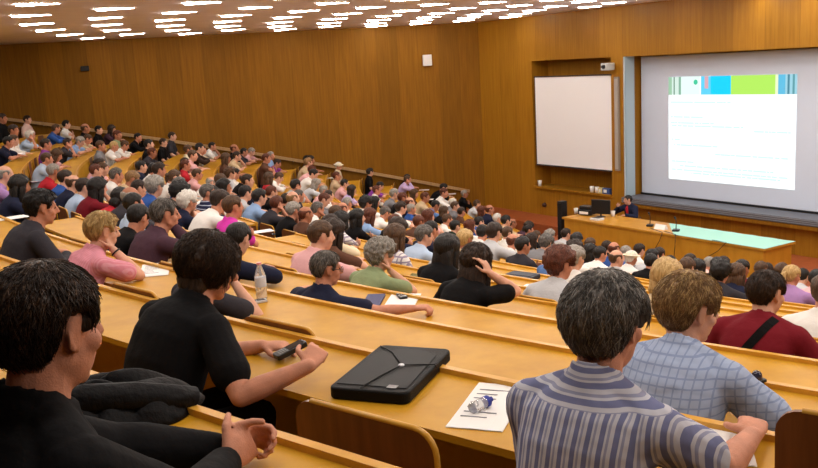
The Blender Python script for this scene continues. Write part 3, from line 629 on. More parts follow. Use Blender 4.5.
CROWD = """
1 110 24 short darkbrown black upright j
27 115.5 24 short darkbrown palepink desk s
12 121 21 short darkbrown white desk l
56 127 22 short brown blue desk l
66 121.5 23.5 short black white desk s
76 120.5 24 fringe brown black upright s
31 136 19 full white paleblue chin s
88 134 21 short brown beige desk s
99 129.5 23 short black black upright s
81 144 17 full grey lightblue desk s
45 137 20 short darkbrown purple desk s
15 151 17 short brown white desk l
3 163 12.5 fringe grey violet desk l
24 162 13 short grey red desk s
95 157 16 bun darkbrown pink desk s
109 124 25 long darkbrown plum desk l
116 123.5 25.5 short auburn green upright s
138 135 23 short black black desk l
147 128.5 25.5 short black black upright s
180 130.5 26 short darkbrown charcoal upright s
178 142 22 short brown cream desk s
187 141 23 short black darkbrown desk l
125 144 20 short brown white desk l
115 150 18.5 short blond white desk s
134 159 15.5 short black navy desk j
155 146 20 short auburn charcoal desk j
164 149.5 20.5 short darkbrown black desk s
171 156 17.5 full darkbrown lightblue desk s
183 158 19 short auburn red desk s
143 169 14 short lightbrown beige write s
181 168 15 bun brown white desk s
191 145 24 short brown pink desk s
199 146 24 long auburn white desk s
208 144 24.5 short darkbrown cream desk s
218 143 25 short black white chin s
226 139.5 27 fringe auburn black upright l
215 152 22 long brown brown desk s
202 156 20 short darkbrown black folded s
217 160 18.5 short brown white desk l
228 166 17 curly brown palegrey desk l
247 151 24 short black charcoal desk s
253 157 22 short grey pink desk s
265 150 26 short grey lightblue desk s
272 152 26 short auburn brown desk s
246 166 18 short darkbrown navy desk s
252 167 20 short black white desk s
244 171 17 fringe brown black desk s
279 171 18.5 short brown white desk l
211 175 14.5 fringe grey white desk s
202 181 12.5 short darkgrey navystripe desk s
215 185 11.5 short black white write l
232 183 13.5 short auburn white chin s
246 184 13 short black palegrey desk s
260 188 12.5 full black lightblue desk s
271 184 15 short auburn black desk s
289 150.5 27 full lightbrown beige desk s
287 157.5 24 short darkbrown purple desk s
299 164 23 short auburn pink write s
308 158 26 long black black desk l
322 154.5 28 full black darkbrown desk s
318 166 22 short black white write s
325 170 23 short auburn beige desk s
351 168 27 cap white cream upright s
292 189 15.5 fringe lightbrown brown desk s
312 186 19 long grey palegrey desk s
321 191 17 short auburn grey desk l
330 184 20 short grey pink desk s
329 196 16 short darkbrown white desk s
360 194 17 curly black white desk s
305 206 12.5 fringe auburn brown desk j
357 208 12 long black black desk s
321 208 12.5 short darkgrey white desk s
343 205 13.5 fringe auburn palegrey desk s
273 192 15 short darkbrown darkgreen desk s
283 200 12.5 full grey black desk s
368 184 22 short auburn white desk s
372 174.5 26 full black black upright s
379 184 23.5 short black purple desk s
407 175.5 28 short black black desk s
415 173 29 short brown lavender desk l
435 180.5 28 short black black desk j
443 186 28 short auburn white desk l
402 191 22 short auburn black desk s
408 195 20 fringe auburn navy desk s
414 188 24 long brown brown desk s
400 200 17.5 full darkbrown white desk s
385 205 15.5 short darkgrey white write s
435 199 20 short black denim desk s
455 200 21 short brown grey desk s
427 208 16 long auburn pink desk s
464 189 28.5 short grey black desk j
453 197 25 short white grey desk s
498 201 26 fringe auburn navy desk j
461 209 20 short darkbrown brown desk s
479 215 18.5 short black blue desk s
499 217 21 full white white desk s
489 213 21.5 long auburn charcoal desk s
524 219 20 long darkbrown plum desk s
531 222 20.5 short black darkbrown desk s
511 218 23 fringe brown beige desk s
447 214 16 short brown white desk s
456 221 15 short black darkgreen desk s
543 227 18 curly grey teal desk s
556 224.5 18.5 short darkbrown palegrey desk s
566 229 18 short darkgrey black desk j
576 227 19 full black black desk s
590 236 16 short brown white upright s
607 239 16.5 short darkbrown black desk s
615 240 16 fringe auburn blue upright s
19 175 8.5 long black navy desk s
67 169 13.5 short darkbrown blue desk l
83 171 15 short auburn lavender desk s
78 176.5 12 fringe brown navy desk l
90 185 10 short darkbrown paleblue desk s
95 176 13.5 long black darkred desk s
105 185.5 10.5 bob black red desk s
120 182 11 fringe grey charcoal desk j
138 178 11.5 short darkbrown palepink desk s
154 176 12.5 curly grey blue desk s
170 172 15 short brown white write s
178 182 11 curly black black desk s
187 190.5 10 curly white navy chin s
129 200 8.8 short black paleblue desk s
148 203 8.2 short black black desk s
217 187 9 full darkbrown white desk l
231 193 8.5 short brown magenta desk s
238 222 7 short black navy write j
268 192 13.5 short auburn charcoal chin s
330 212 9.5 short darkbrown cream desk l
333 203 11 short brown beige desk s
334 226 7.2 long darkbrown brown desk s
357 223 6.3 short brown pink desk s
341 216 9.5 bob black floral desk s
394 212 14 short auburn black desk s
398 217 9 long darkbrown navy desk s
419 214 14 short auburn brown desk s
430 219 12 short black navy desk s
422 224 8.2 full darkgrey paleblue desk s
395 232 8 long brown floralpurple desk s
451 232 7.7 fringe darkgrey palegrey desk s
449 248 7 long black black desk s
482 223 12.5 short black white desk s
494 221.5 12.5 full darkbrown palegrey desk s
512 232.5 12 fringe auburn white desk l
523 242.5 11.5 short black charcoal desk s
465 230 11 full blond beige desk s
508 225 15 short brown white desk l
530 233 14.5 long darkbrown grey desk s
545 234 13 curly darkgrey grey desk s
576 240 11 curly darkbrown white desk s
559 246 9.5 short grey denim desk s
574 251 8.2 full grey white desk s
563 255 6.6 curly auburn palegrey desk s
601 250 11 short black white desk s
616 249 10.5 fringe brown palegrey desk s
638 238.5 15.5 short darkbrown white desk s
650 247 13.5 short black palegrey desk s
663 246.5 14 bun darkbrown cream desk s
652 258 11.5 short black black desk s
670 257 11.5 full black charcoal desk s
686 251.5 14 short darkbrown darkbrown desk s
689 258 11.5 full brown brown desk s
708 252 14 short grey palepink desk s
717 255.5 13 short black black desk s
726 255 13 short darkbrown navy desk s
722 265 9.5 curly black charcoal desk s
743 258 12 short black darkred desk s
757 257 13 short brown grey desk s
768 255.5 13.5 full darkbrown white desk s
782 261 12 short brown black desk s
794 263.5 10 ponytail blond violet desk s
801 257.5 13.5 short black palegrey desk s
816 268 10.5 short black pink desk s
631 252.5 11.5 cap white white desk s
668 271 5.7 bob blond beige desk s
827 270 5.4 short brown white desk s
9 137 19.5 short black navy desk s
40 155 16 short brown paleblue desk s
61 150 17.5 long brown pink desk s
70 157 16 short darkbrown charcoal desk s
105 139 21 short brown grey desk s
104 164 15 short brown black desk s
120 166 14.5 short darkgrey white desk s
160 161 17 short black white desk s
236 150 23.5 short darkbrown beige desk s
196 167 17 short brown pink desk s
224 178 14.5 long black black desk s
189 175 14 short darkgrey blue desk s
262 171 18 long brown red desk s
294 177 20 short black palegrey desk s
300 199 14.5 short darkgrey charcoal desk s
346 186 20 long darkbrown lavender desk s
352 199 15 short grey white desk s
340 178 23 short black pink desk s
393 184 24 short grey grey desk s
424 190 23 short auburn beige desk s
374 200 17 long black white desk s
370 213 12 long auburn lightblue desk s
411 209 16.5 short grey blue desk s
444 205 19.5 long brown black desk s
471 203 23 short brown palegrey desk s
470 222 15 long auburn white desk s
505 212 21 short black beige desk s
536 229 17 short brown black desk s
590 250 12.5 long black navy desk s
625 244 15 short grey grey desk s
699 265 10.8 long black white desk s
735 269 10 long brown navy desk s
"""
STY = {'short': 'short', 'full': 'thick', 'fringe': 'balding', 'curly': 'curly', 'long': 'long', 'bob': 'bobbed', 'ponytail': 'ponytailed', 'bun': 'pinned-up', 'cap': 'hat', 'buzz': 'cropped', 'receding': 'receding', 'shaggy': 'shaggy'}
HCW = {'darkbrown': 'dark brown', 'lightbrown': 'light brown', 'darkgrey': 'dark grey'}
CKEY = {c.replace(' ', ''): c for c in CLOTH}
M_FLORAL = striped('cloth floral', rgb(226, 222, 220), rgb(150, 140, 160), (.05, .3, 0), 'x', True)
M_NAVYSTR = striped('cloth navy striped', rgb(34, 38, 66), rgb(170, 176, 196), (.045, .22, 0), 'z')
SPECIAL = {'floral': (M_FLORAL, 'grey patterned white'), 'floralpurple': (M_FLORAL, 'white shirt with purple-collared'), 'navystripe': (M_NAVYSTR, 'navy and white striped')}
TAKEN = []; PEOPLE = []
def cap_parts(b, M):
    g = Geo(); g.ell((0, -.012, .045), (.09, .112, .083), None, 20, 12); g.loft([(0, -.012, .048), (0, -.012, .058)], [.135, .128], [.16, .15], Vector((1, 0, 0)), 28, 2.)
    link('sun_hat', g.mesh('sun_hat', [mat('straw hat', rgb(232, 224, 200), .8)], True), b, M=M)
def add_person(k, th, s, f, mirror, style, hcol, shirt, sleeve, lean_off=0.):
    rz = facing(th); p = polar(RK(k)+OFFH, th, floorz(k)); b = link('person', f['body']); b.location = p; b.rotation_euler.z = rz+lean_off; b.scale = (-s if mirror else s, s, s)
    setmat(b, 0, M_SKIN[RNG.choice((0, 0, 0, 1, 1, 2))])
    sh = f[sleeve]; 
    if not sh.materials: sh.materials.append(cmat('white'))
    o = link('shirt' if sleeve != 'j' else 'jacket', sh, b); setmat(o, 0, SPECIAL[shirt][0] if shirt in SPECIAL else cmat(CKEY[shirt]))
    t = link('trousers', TROUSER, b); setmat(t, 0, RNG.choice(M_TROU))
    if style == 'cap': cap_parts(b, f['P'].HM); style = 'short'
    h = link('hair', hair_mesh(style), b, M=f['P'].HM); setmat(h, 0, hmat(hcol))
    return b
# ================================================================== PEOPLE SEEN LARGE
def near_person(px, py, Z, k, P, style, hcol, shirtmat, sleeve, label, voxel=.006, ratio=.5, drz=0., skin=0, fine=True, strand=0, hn=72, clump=1., thick=.011, smat_name='shirt', floor=None, base_rz=None, smax=1.1):
    d = ray(px, py); fz = floorz(k) if floor is None else floor
    if base_rz is None:                      # slide along the sight line until the hips are over the seat
        lo, hi = Z*.75, Z*1.3
        for _ in range(40):
            Z = (lo+hi)/2; p = EYE+d*(Z/d.y); r_ = math.hypot(p.x-FX, p.y-FY)+P.hc.y-.01-RK(k)
            if r_ > .70: lo = Z
            else: hi = Z
    p = EYE+d*(Z/d.y)
    rz = (facing(theta(p.x, p.y)) if base_rz is None else base_rz)+math.radians(drz)
    s = (p.z-fz)/(P.hc.z+.118); print(label[:34], 'scale %.3f Z %.2f' % (s, Z)); s = max(.86, min(smax, s))
    loc = Vector((p.x, p.y, fz))-Matrix.Rotation(rz, 3, 'Z') @ Vector((P.hc.x*s, (P.hc.y-.01)*s, 0))
    W = Matrix.Translation(loc) @ Matrix.Rotation(rz, 4, 'Z') @ Matrix.Scale(s, 4)
    return dict(W=W, I=W.inverted(), loc=loc, rz=rz, s=s, P=P, args=(style, hcol, shirtmat, sleeve, label, voxel, ratio, skin, fine, strand, hn, clump, thick, smat_name))
STREAK = {'darkgrey': ('grey', .45), 'lightbrown': ('blond', .5), 'blond': ('lightbrown', .4), 'darkbrown': ('brown', .35), 'grey': ('white', .3)}
def finish(N, P):
    style, hcol, shirtmat, sleeve, label, voxel, ratio, skin, fine, strand, hn, clump, thick, sname = N['args']
    b = link('person', body_mesh(P, 'person', voxel, ratio, fine)); b.location = N['loc']; b.rotation_euler.z = N['rz']; b.scale = (N['s'],)*3; b.data.materials[0] = M_SKIN[skin]
    tag(b, label, 'person')
    sh = shirt_mesh(P, sname, voxel*1.3, .6, sleeve, thick); sh.materials.append(shirtmat); link(sname, sh, b)
    t = trouser_mesh('trousers', P.w); t.materials.append(M_TROU[0]); link('trousers', t, b)
    if style:
        g = hair_geo(style, 5.3+N['loc'].x, hn, hn*2//3, clump)
        n1 = len(g.f)
        if strand: strands(g, style, 3, strand)
        n2 = len(g.f)
        if strand and hcol in STREAK: strands(g, style, 8, int(strand*STREAK[hcol][1]))
        hm = g.mesh('hair', [hmat(hcol)]+([hmat(STREAK[hcol][0])] if hcol in STREAK else []), True)
        if len(hm.materials) > 1:
            for q in hm.polygons[n2:]: q.material_index = 1
        link('hair', hm, b, M=P.HM)
    return b
def on_plane(px, py, z):
    d = ray(px, py); return EYE+d*((z-ZC)/d.z)
def tgt(N, px, py, z):
    """a point of the place (on the sight line, z metres up) in the sitter's own coordinates"""
    return tuple(N['I'] @ on_plane(px, py, z))
DT = lambda k: deskz(k)-.0195
# man in the black T-shirt with a phone
P = Pose(lean=20, hunch=18, yaw=-24, pitch=20, w=1.04)
N = near_person(204, 239, 2.78, 0, P, 'shaggy', 'darkbrown', cmat('black'), 'short', '')
wr = tgt(N, 309, 366, DT(0)+.075); wl = tgt(N, 262, 346, DT(0)+.035)
P = Pose(lean=20, hunch=18, yaw=-24, pitch=20, w=1.04, r=(wr, (.5, -.5, -.8), (-.3, .75, .35), (-.6, .2, -.75), 42), l=(wl, (-.9, -.3, -.3), (.8, .55, .0), (.2, .2, -.9), 32))
N = near_person(204, 239, 2.78, 0, P, 'shaggy', 'darkbrown', cmat('black'), 'short', 'man with shaggy brown hair in black T-shirt holding a phone', strand=9000, hn=96, clump=1.3, skin=1)
B_MAN = finish(N, P); TAKEN.append((0, theta(N['loc'].x, N['loc'].y)))
# man at the lower left with clasped hands
pa = dict(lean=0, hunch=12, yaw=8, pitch=8, w=1.0)
P = Pose(**pa); N = near_person(36, 270, 1.5, -1, P, 'short', 'darkbrown', cmat('black'), 'long', 'x')
w1 = tgt(N, 226, 462, DT(-1)+.05); w2 = tgt(N, 292, 452, DT(-1)+.06)
P = Pose(**pa, r=(w1, (.8, -.5, -.4), (-.15, .95, .18), (-.85, -.2, -.25), 60), l=(tuple(Vector(w1)+Vector((-.07, .045, -.005))), (-.9, -.3, -.3), (.35, .9, .2), (.8, -.3, -.3), 58))
N = near_person(36, 270, 1.5, -1, P, 'short', 'darkbrown', cmat('black'), 'long', 'man in black at lower left with short dark hair and clasped hands', strand=7000, hn=96, skin=1)
A_MAN = finish(N, P); TAKEN.append((-1, theta(N['loc'].x, N['loc'].y)))
# man in the striped shirt
M_STRIPE = striped('cloth blue striped', rgb(186, 186, 196), rgb(110, 114, 148), (.030, .40, 1.0), 'yoke', base2=rgb(142, 144, 168))
pa = dict(lean=10, hunch=12, yaw=-6, pitch=6, w=.94)
P = Pose(**pa); N = near_person(604, 281, 1.93, 0, P, 'full', 'darkgrey', M_STRIPE, 'short', 'x')
wr = tgt(N, 752, 436, DT(0)+.05)
P = Pose(**pa, r=(wr, (.5, -.3, -.8), (-.25, .9, .1), (-.2, .2, -1), 40), l=((-.10, .36, .83), (-.12, -.3, -1), (.6, .75, -.05), D_, 20))
N = near_person(604, 281, 1.93, 0, P, 'full', 'darkgrey', M_STRIPE, 'short', 'man with thick dark grey hair in blue striped shirt, seen from behind', strand=4500, hn=108, clump=1.2, skin=1, thick=.012)
C_MAN = finish(N, P); TAKEN.append((0, theta(N['loc'].x, N['loc'].y)))
# man in the checked shirt
M_CHECK = striped('cloth pale blue checked', rgb(158, 172, 200), rgb(132, 147, 180), (.028, .18, 0), 'x', True)
pa = dict(lean=20, hunch=14, yaw=-34, pitch=10, w=1.04)
P = Pose(**pa, r=((.13, .40, .80), (.95, -.2, -.5), (-.7, .6, .1), D_, 25), l=((-.12, .40, .78), (-1, -.1, -.2), (.6, .75, 0), D_, 10))
N = near_person(689, 279, 2.82, 1, P, 'full', 'lightbrown', M_CHECK, 'short', 'man with fair brown hair in pale blue checked shirt, head turned right', strand=9000, hn=96, clump=1.3, thick=.016)
D_MAN = finish(N, P); TAKEN.append((1, theta(N['loc'].x, N['loc'].y)))
# man in the dark red sweater
pa = dict(lean=16, hunch=12, yaw=-24, pitch=10, w=1.05)
P = Pose(**pa); N = near_person(767, 273, 4.3, 3, P, 'short', 'darkbrown', cmat('dark red'), 'long', 'man in dark red sweater with a black bag strap across his back', voxel=.009, strand=900, thick=.018)
E_MAN = finish(N, P); TAKEN.append((3, theta(N['loc'].x, N['loc'].y)))
from mathutils.bvhtree import BVHTree
shm = [c for c in E_MAN.children if c.name.startswith('shirt')][0].data
tree = BVHTree.FromPolygons([v.co.copy() for v in shm.vertices], [tuple(q.vertices) for q in shm.polygons]); gst = Geo(); rs = []
for i in range(25):
    a = i/24; q = P.at(.475-.50*a)+P.xs*(.085-.30*a); hit = tree.ray_cast(q+Vector((0, -.5, .12)), Vector((0, 1, -.12)).normalized())
    c = (hit[0] if hit[0] else q)+Vector((0, -.007, .003)); wv = Vector((.86, 0, -.5))*.022
    rs.append([c+wv, c-wv, c-wv+Vector((0, -.005, 0)), c+wv+Vector((0, -.005, 0))])
gst.rings(rs); link('bag_strap', gst.mesh('bag_strap', [cmat('black')]), E_MAN)
# man with glasses behind the blue notebook, arms spread on the desk
pa = dict(lean=2, hunch=14, yaw=-26, pitch=10, w=.98)
P = Pose(**pa); N = near_person(325, 255, 4.85, 2, P, 'short', 'darkgrey', cmat('navy'), 'short', 'x')
wr = tgt(N, 428, 309, DT(2)+.04); wl = tgt(N, 300, 288, DT(2)+.04)
P = Pose(**pa, r=(wr, (.6, -.7, -.4), (.8, .5, .1), (0, .2, -1), 60), l=(wl, (-.9, -.5, -.3), (.3, .9, .05), D_, 45))
N = near_person(325, 255, 4.85, 2, P, 'short', 'darkgrey', cmat('navy'), 'short', 'man wearing glasses and navy T-shirt, arms spread beside a blue notebook', voxel=.009, strand=900, skin=1)
F_MAN = finish(N, P); TAKEN.append((2, theta(N['loc'].x, N['loc'].y)))
def glasses(P, b):
    g = Geo()
    for sx_ in (-1, 1):
        c = Vector((sx_*.032, .098, .012)); g.tube([c+Vector((.024*math.cos(a), 0, .018*math.sin(a))) for a in np.linspace(0, 2*math.pi, 17)], .0022, 6); g.tube([c+Vector((sx_*.024, 0, .005)), (sx_*.072, .06, .014), (sx_*.082, -.005, .018)], .0022, 6)
    g.tube([(-.009, .1, .014), (0, .102, .017), (.009, .1, .014)], .002, 6); link('glasses', g.mesh('glasses', [M_DARK], True), b, M=P.HM)
glasses(P, F_MAN)
# woman in pink, hand at her chin
M_PINK = striped('cloth pink striped', rgb(208, 132, 148), rgb(216, 152, 166), (.016, .35, 0), 'x')
pa = dict(lean=18, hunch=14, yaw=-8, pitch=12, w=.94)
P = Pose(**pa, r=((.06, .31, 1.0), (.6, .5, -.9), (-.25, -.3, .85), (-.5, -.8, -.2), 40), l=((-.06, .38, .805), (-1, -.05, -.15), (.9, .4, 0), D_, 10))
N = near_person(100, 215, 5.0, 1, P, 'full', 'blond', M_PINK, 'short', 'woman with short blond hair in pink striped shirt, hand at her chin', voxel=.009, strand=900, clump=1.2)
G_W = finish(N, P); TAKEN.append((1, theta(N['loc'].x, N['loc'].y)))
S_, E_, W_, *_r = P.arm[1]; g = Geo(); d = (W_-E_).normalized(); c = W_-d*.03; x = d.orthogonal().normalized(); y = d.cross(x); g.tube([c+(x*math.cos(a)+y*math.sin(a))*.031 for a in np.linspace(0, 2*math.pi, 15)], .006, 6); link('wristwatch', g.mesh('wristwatch', [M_DARK], True), G_W)
# woman in the black T-shirt, hand up at her head
pa = dict(lean=20, hunch=14, yaw=8, pitch=14, w=.96)
P = Pose(**pa, r=((.145, .27, 1.06), (.35, .7, -.8), (-.35, -.25, .9), (-.9, -.3, 0), 25), l=((-.14, .38, .78), (-.9, -.2, -.5), (.6, .7, -.05), D_, 20))
N = near_person(475, 247, 5.6, 3, P, 'long', 'darkbrown', cmat('black'), 'short', 'woman with long dark brown hair in black T-shirt, hand raised to her head', voxel=.009, strand=900, clump=1.2)
H_W = finish(N, P); TAKEN.append((3, theta(N['loc'].x, N['loc'].y)))
pa = dict(lean=20, hunch=14, yaw=-12, pitch=10, w=1.02)
P = Pose(**pa, r=((.08, .31, 1.0), (.6, .5, -.9), (-.25, -.3, .85), (-.5, -.8, -.2), 40), l=((-.06, .38, .805), (-1, -.05, -.15), (.9, .4, 0), D_, 10))
N = near_person(380, 242, 6.0, 3, P, 'curly', 'grey', cmat('green'), 'short', 'man with curly grey hair in pale green shirt beside the olive bag', voxel=.009, strand=700)
finish(N, P); TAKEN.append((3, theta(N['loc'].x, N['loc'].y)))
pa = dict(lean=16, hunch=16, yaw=-10, pitch=12, w=1.05)
P = Pose(**pa); N = near_person(39, 192, 5.6, 1, P, 'full', 'black', cmat('charcoal'), 'long', 'man with thick black hair in dark shirt, left of the woman in pink', voxel=.009, strand=700, skin=1)
finish(N, P); TAKEN.append((1, theta(N['loc'].x, N['loc'].y)))
P = Pose(lean=18, hunch=14, yaw=-14, pitch=8, w=1.05, r=((.03, .33, 1.02), (.6, .5, -.9), (-.25, -.3, .85), (-.5, -.8, -.2), 40), l=((-.06, .38, .805), (-1, -.05, -.15), (.9, .4, 0), D_, 10))
N = near_person(163, 200, 6.3, 2, P, 'short', 'darkgrey', cmat('plum'), 'long', 'man in dark plum shirt resting his hand against his mouth', voxel=.009, strand=700, skin=1)
finish(N, P); TAKEN.append((2, theta(N['loc'].x, N['loc'].y)))
P = Pose(lean=16, hunch=12, yaw=10, pitch=10, w=.98, r=((.12, .33, 1.0), (.6, .8, -.8), (-.35, -.2, .9), (-.5, -.8, -.2), 40))
N = near_person(207, 242, 4.1, 1, P, 'short', 'darkbrown', cmat('charcoal'), 'short', 'person hidden behind the shaggy-haired man, bare elbow on desk', voxel=.009)
finish(N, P); TAKEN.append((1, theta(N['loc'].x, N['loc'].y)))
# the speaker behind the lecture table
P = Pose(lean=8, hunch=10, yaw=-26, pitch=6, r=((.16, .33, .98), (.9, .1, -.7), (.1, .5, .8), (-.7, .3, 0), 35), l=((-.12, .37, .80), (-.9, -.3, -.5), (.7, .6, -.05), D_, 20))
N = near_person(628, 195.5, 20.55, 0, P, 'short', 'black', cmat('navy'), 'long', 'person in dark suit and red tie seated behind the lecture table', voxel=.010, ratio=.3, floor=ZC+STZ, base_rz=math.atan2(-AX.y, -AX.x)-math.pi/2, smat_name='suit_jacket', thick=.02)
SPK = finish(N, P); g = Geo(); q0 = P.at(.50)+Vector((0, .07, 0)); g.loft([P.at(.49)+Vector((0, .085, 0)), P.at(.42)+Vector((0, .135, 0)), P.at(.30)+Vector((0, .150, 0)), P.at(.20)+Vector((0, .142, 0))], [.016, .045, .04, .02], [.02, .016, .014, .012], Vector((1, 0, 0)), 10); link('red_tie', g.mesh('red_tie', [cmat('red')], True), SPK)
t = empty('stool', 'low stool behind the lecture table under the person in dark suit', 'stool', N['loc'], N['rz']); link('seat_pan', me_pan, t); link('pedestal', me_post, t)
LANDM = []
rows_in = [l.split() for l in CROWD.strip().splitlines()]
rows_in = [(float(a), float(b), float(c), d, e, f_, g_, h_) for a, b, c, d, e, f_, g_, h_ in rows_in]
rows_in.sort(key=lambda r: r[2])
PLAN = []
FIXED = list(TAKEN)
for (px, py, Zg, style, hcol, shirt, pose, sleeve) in rows_in:
    if pose == 'desk': pose = RNG.choice(('desk', 'desk', 'desk', 'chin', 'upright', 'write', 'folded')) if Zg > 7.5 else 'desk'
    yaw = RNG.choice((0, 0, 22)); mirror = RNG.random() < .5
    f = figure(pose, yaw, sleeve); f.setdefault('top', f['P'].hc.z+.138)
    r = solve(px, py+1., Zg, f, mirror, None, TAKEN)
    if r is None: print('NO ROW', px, py); continue
    cost, k, th, s, p = r
    if cost > 9: print('cost %.1f' % cost, px, py, 'Zg', Zg, 'Z %.1f' % p.y, 'k', k, 's %.2f' % s)
    TAKEN.append((k, th)); PLAN.append(dict(Zg=Zg, x0=px, y0=py, px=px, py=py, k=k, th=th, s=min(1.06, max(.955, s)), f=f, mirror=mirror, style=style, hcol=hcol, shirt=shirt, pose=pose, sleeve=sleeve))
# neighbours on a row keep elbow room, and nobody sits inside the side wall
for it in range(80):
    for k in range(-1, KMAX+1):
        row = sorted([q for q in PLAN if q['k'] == k]+[dict(th=t, fix=1) for kk, t in FIXED if kk == k], key=lambda q: q['th']); R = RK(k)+.65
        for a, b in zip(row, row[1:]):
            gap = .62-(b['th']-a['th'])*R
            if gap > 0:
                fa, fb = (0 if 'fix' in a else 1), (0 if 'fix' in b else 1); n = max(1, fa+fb); a['th'] -= fa*gap/R/n*.6; b['th'] += fb*gap/R/n*.6
        for q in row:
            if 'fix' in q: continue
            n = 0
            while not okspot(polar(RK(k)+.6, q['th']), .4) and n < 60: q['th'] += .004 if q['th'] < TH_AX else -.004; n += 1
for q in PLAN:
    k, th, s, f = q['k'], q['th'], q['s'], q['f']
    q['o'] = add_person(k, th, s, f, q['mirror'], q['style'], q['hcol'], q['shirt'], q['sleeve'], math.radians(RNG.uniform(-6, 6)))
    q['hp'] = q['o'].matrix_basis @ (f['P'].hc+Vector((0, 0, .118))); q['px'], q['py'] = project(q['hp'])[:2]
    seat(polar(RK(k)+OFFH, th, floorz(k)), facing(th), 'folding plywood seat taken by a member of the audience')
    PEOPLE.append(q)
for q in PLAN:
    if abs(math.log(q['hp'].y/q['Zg'])) > .2 or abs(q['px']-q['x0']) > 7 or abs(q['py']-q['y0']) > 8: print('OFF', q['x0'], q['y0'], q['shirt'], 'Zg', q['Zg'], 'Z %.1f' % q['hp'].y, 'k', q['k'], 'dpx %.0f %.0f' % (q['px']-q['x0'], q['py']-q['y0']))
# ================================================================== LABELS FOR THE CROWD
def hair_of(q):
    c = HCW.get(q['hcol'], q['hcol'])
    return {'fringe': 'a balding head', 'cap': 'a pale straw hat', 'ponytail': f'a {c} ponytail', 'bun': f'a {c} bun', 'bob': f'bobbed {c} hair'}.get(q['style'], f'{STY[q["style"]]} {c} hair')
def adj_of(q):
    c = HCW.get(q['hcol'], q['hcol']); return {'fringe': 'balding', 'cap': 'straw-hatted', 'ponytail': 'ponytailed'}.get(q['style'], (STY[q['style']]+'-haired ' if q['style'] in ('long', 'curly') else '')+c.replace(' ', '-')+('-haired' if q['style'] not in ('long', 'curly') else ''))
def top_of(q):
    s_ = SPECIAL[q['shirt']][1].replace(' white shirt with purple-collared', '') if q['shirt'] in SPECIAL else CKEY[q['shirt']]
    if q['shirt'] == 'floralpurple': s_ = 'purple-collared white'
    return s_+(' jacket' if q['sleeve'] == 'j' else ' top')
def nouns(q): return f'person with {hair_of(q)} in {top_of(q)}'
def short(q): return f'{adj_of(q)} one in {top_of(q).replace(" top", "")}'
CNT = {}; CNS = {}
for q in PEOPLE: CNT[nouns(q)] = CNT.get(nouns(q), 0)+1; CNS[short(q)] = CNS.get(short(q), 0)+1
USED = set(o['label'] for o in COL.objects if 'label' in o.keys())
def try_label(o, c):
    if c in USED or len(c.split()) > 16: return False
    USED.add(c); o['label'] = c; return True
for q in PEOPLE:
    o = q['o']; o['category'] = 'person'; o['group'] = 'seated audience'; base = nouns(q)
    if CNT[base] == 1 and try_label(o, f'{base}, {POSEW[q["pose"]]}'): continue
    done = False
    for p in sorted((p for p in PEOPLE if p is not q and CNS[short(p)] == 1), key=lambda p: math.hypot(p['px']-q['px'], 1.5*(p['py']-q['py'])))[:80]:
        dx, dy = q['px']-p['px'], q['py']-p['py']
        rel = ('left of' if dx < 0 else 'right of') if abs(dx) > abs(dy) else ('beyond' if q['hp'].y > p['hp'].y else 'nearer than')
        if try_label(o, f'{base.replace(chr(32)+"top", "")}, {rel} the {short(p)}'): done = True; break
    if not done: o['label'] = base; print('LABEL?', base)
# ================================================================== THINGS ON THE DESKS
def spot(px, py, up=0.):
    """row whose desk top the sight line meets, and the point on it"""
    best = None
    for k in range(-1, KMAX+1):
        p = on_plane(px, py, DT(k)+up); r = math.hypot(p.x-FX, p.y-FY)-RK(k); m = abs(r-.25)
        if p.y > 0 and (best is None or m < best[0]): best = (m, k, p, r)
    return best[1], best[2], best[3]
def quad(pxs, k, up=0.):
    q = [on_plane(x, y, DT(k)+up) for x, y in pxs]; c = sum(q, Vector())/4
    a = ((q[1]+q[2])-(q[0]+q[3])); b = ((q[2]+q[3])-(q[0]+q[1]))      # order: near-left, far-left, far-right, near-right
    return c, a.length/2, b.length/2, math.atan2(a.y, a.x)-math.pi/2
M_PAPER = mat('white paper', rgb(236, 234, 232), .8, .1); M_PRINT = mat('printed grey', rgb(120, 122, 132), .8, .1); M_BLUEINK = mat('blue ink', rgb(50, 60, 150), .6, .2)
PAPERN = 0
def paper(c, L, W, rz, label, marks=True, thick=.0025, m=None):
    t = empty('paper_sheet', label, 'paper', c, rz, 'papers on the desks')
    g = Geo(); n = 8
    vs = []; 
    for i in range(n+1):
        for j in range(n+1): x, y = W*(j/n-.5), L*(i/n-.5); vs.append((x, y, thick+.0015*math.sin(5*x/W+3*y/L)**2))
    fs = [(i*(n+1)+j, i*(n+1)+j+1, (i+1)*(n+1)+j+1, (i+1)*(n+1)+j) for i in range(n) for j in range(n)]
    b = len(vs); vs += [(-W/2, -L/2, 0), (W/2, -L/2, 0), (W/2, L/2, 0), (-W/2, L/2, 0)]; fs.append((b+3, b+2, b+1, b)); g.add(vs, fs)
    link('sheet', g.mesh('sheet', [m or M_PAPER]), t)
    if marks:
        g = Geo(); rr = random.Random(int(c.x*977)); 
        for i in range(7): y = L*(.33-.1*i); w = W*(.3+.4*rr.random()); g.box((-W*.38, y-.003, thick+.0016), (-W*.38+w, y+.003, thick+.0022))
        link('print', g.mesh('print', [M_PRINT]), t)
    return t
c, L, W, rz = quad([(442, 423), (488, 382), (521, 388), (507, 437)], 0); paper(c, L, W, rz, 'white printed sheet under the small clear bottle, right of the black briefcase')
PC = (c, rz)
c, L, W, rz = quad([(139, 278), (143, 266.5), (170, 261), (168, 275)], 1); paper(c, L, W, rz, 'white printed sheet on the desk in front of the woman in pink')
c, L, W, rz = quad([(380, 311), (393, 294), (420.5, 294), (411, 313)], 2); paper(c, L, W, rz, 'white sheet with a small phone on it beside the blue notebook', False)
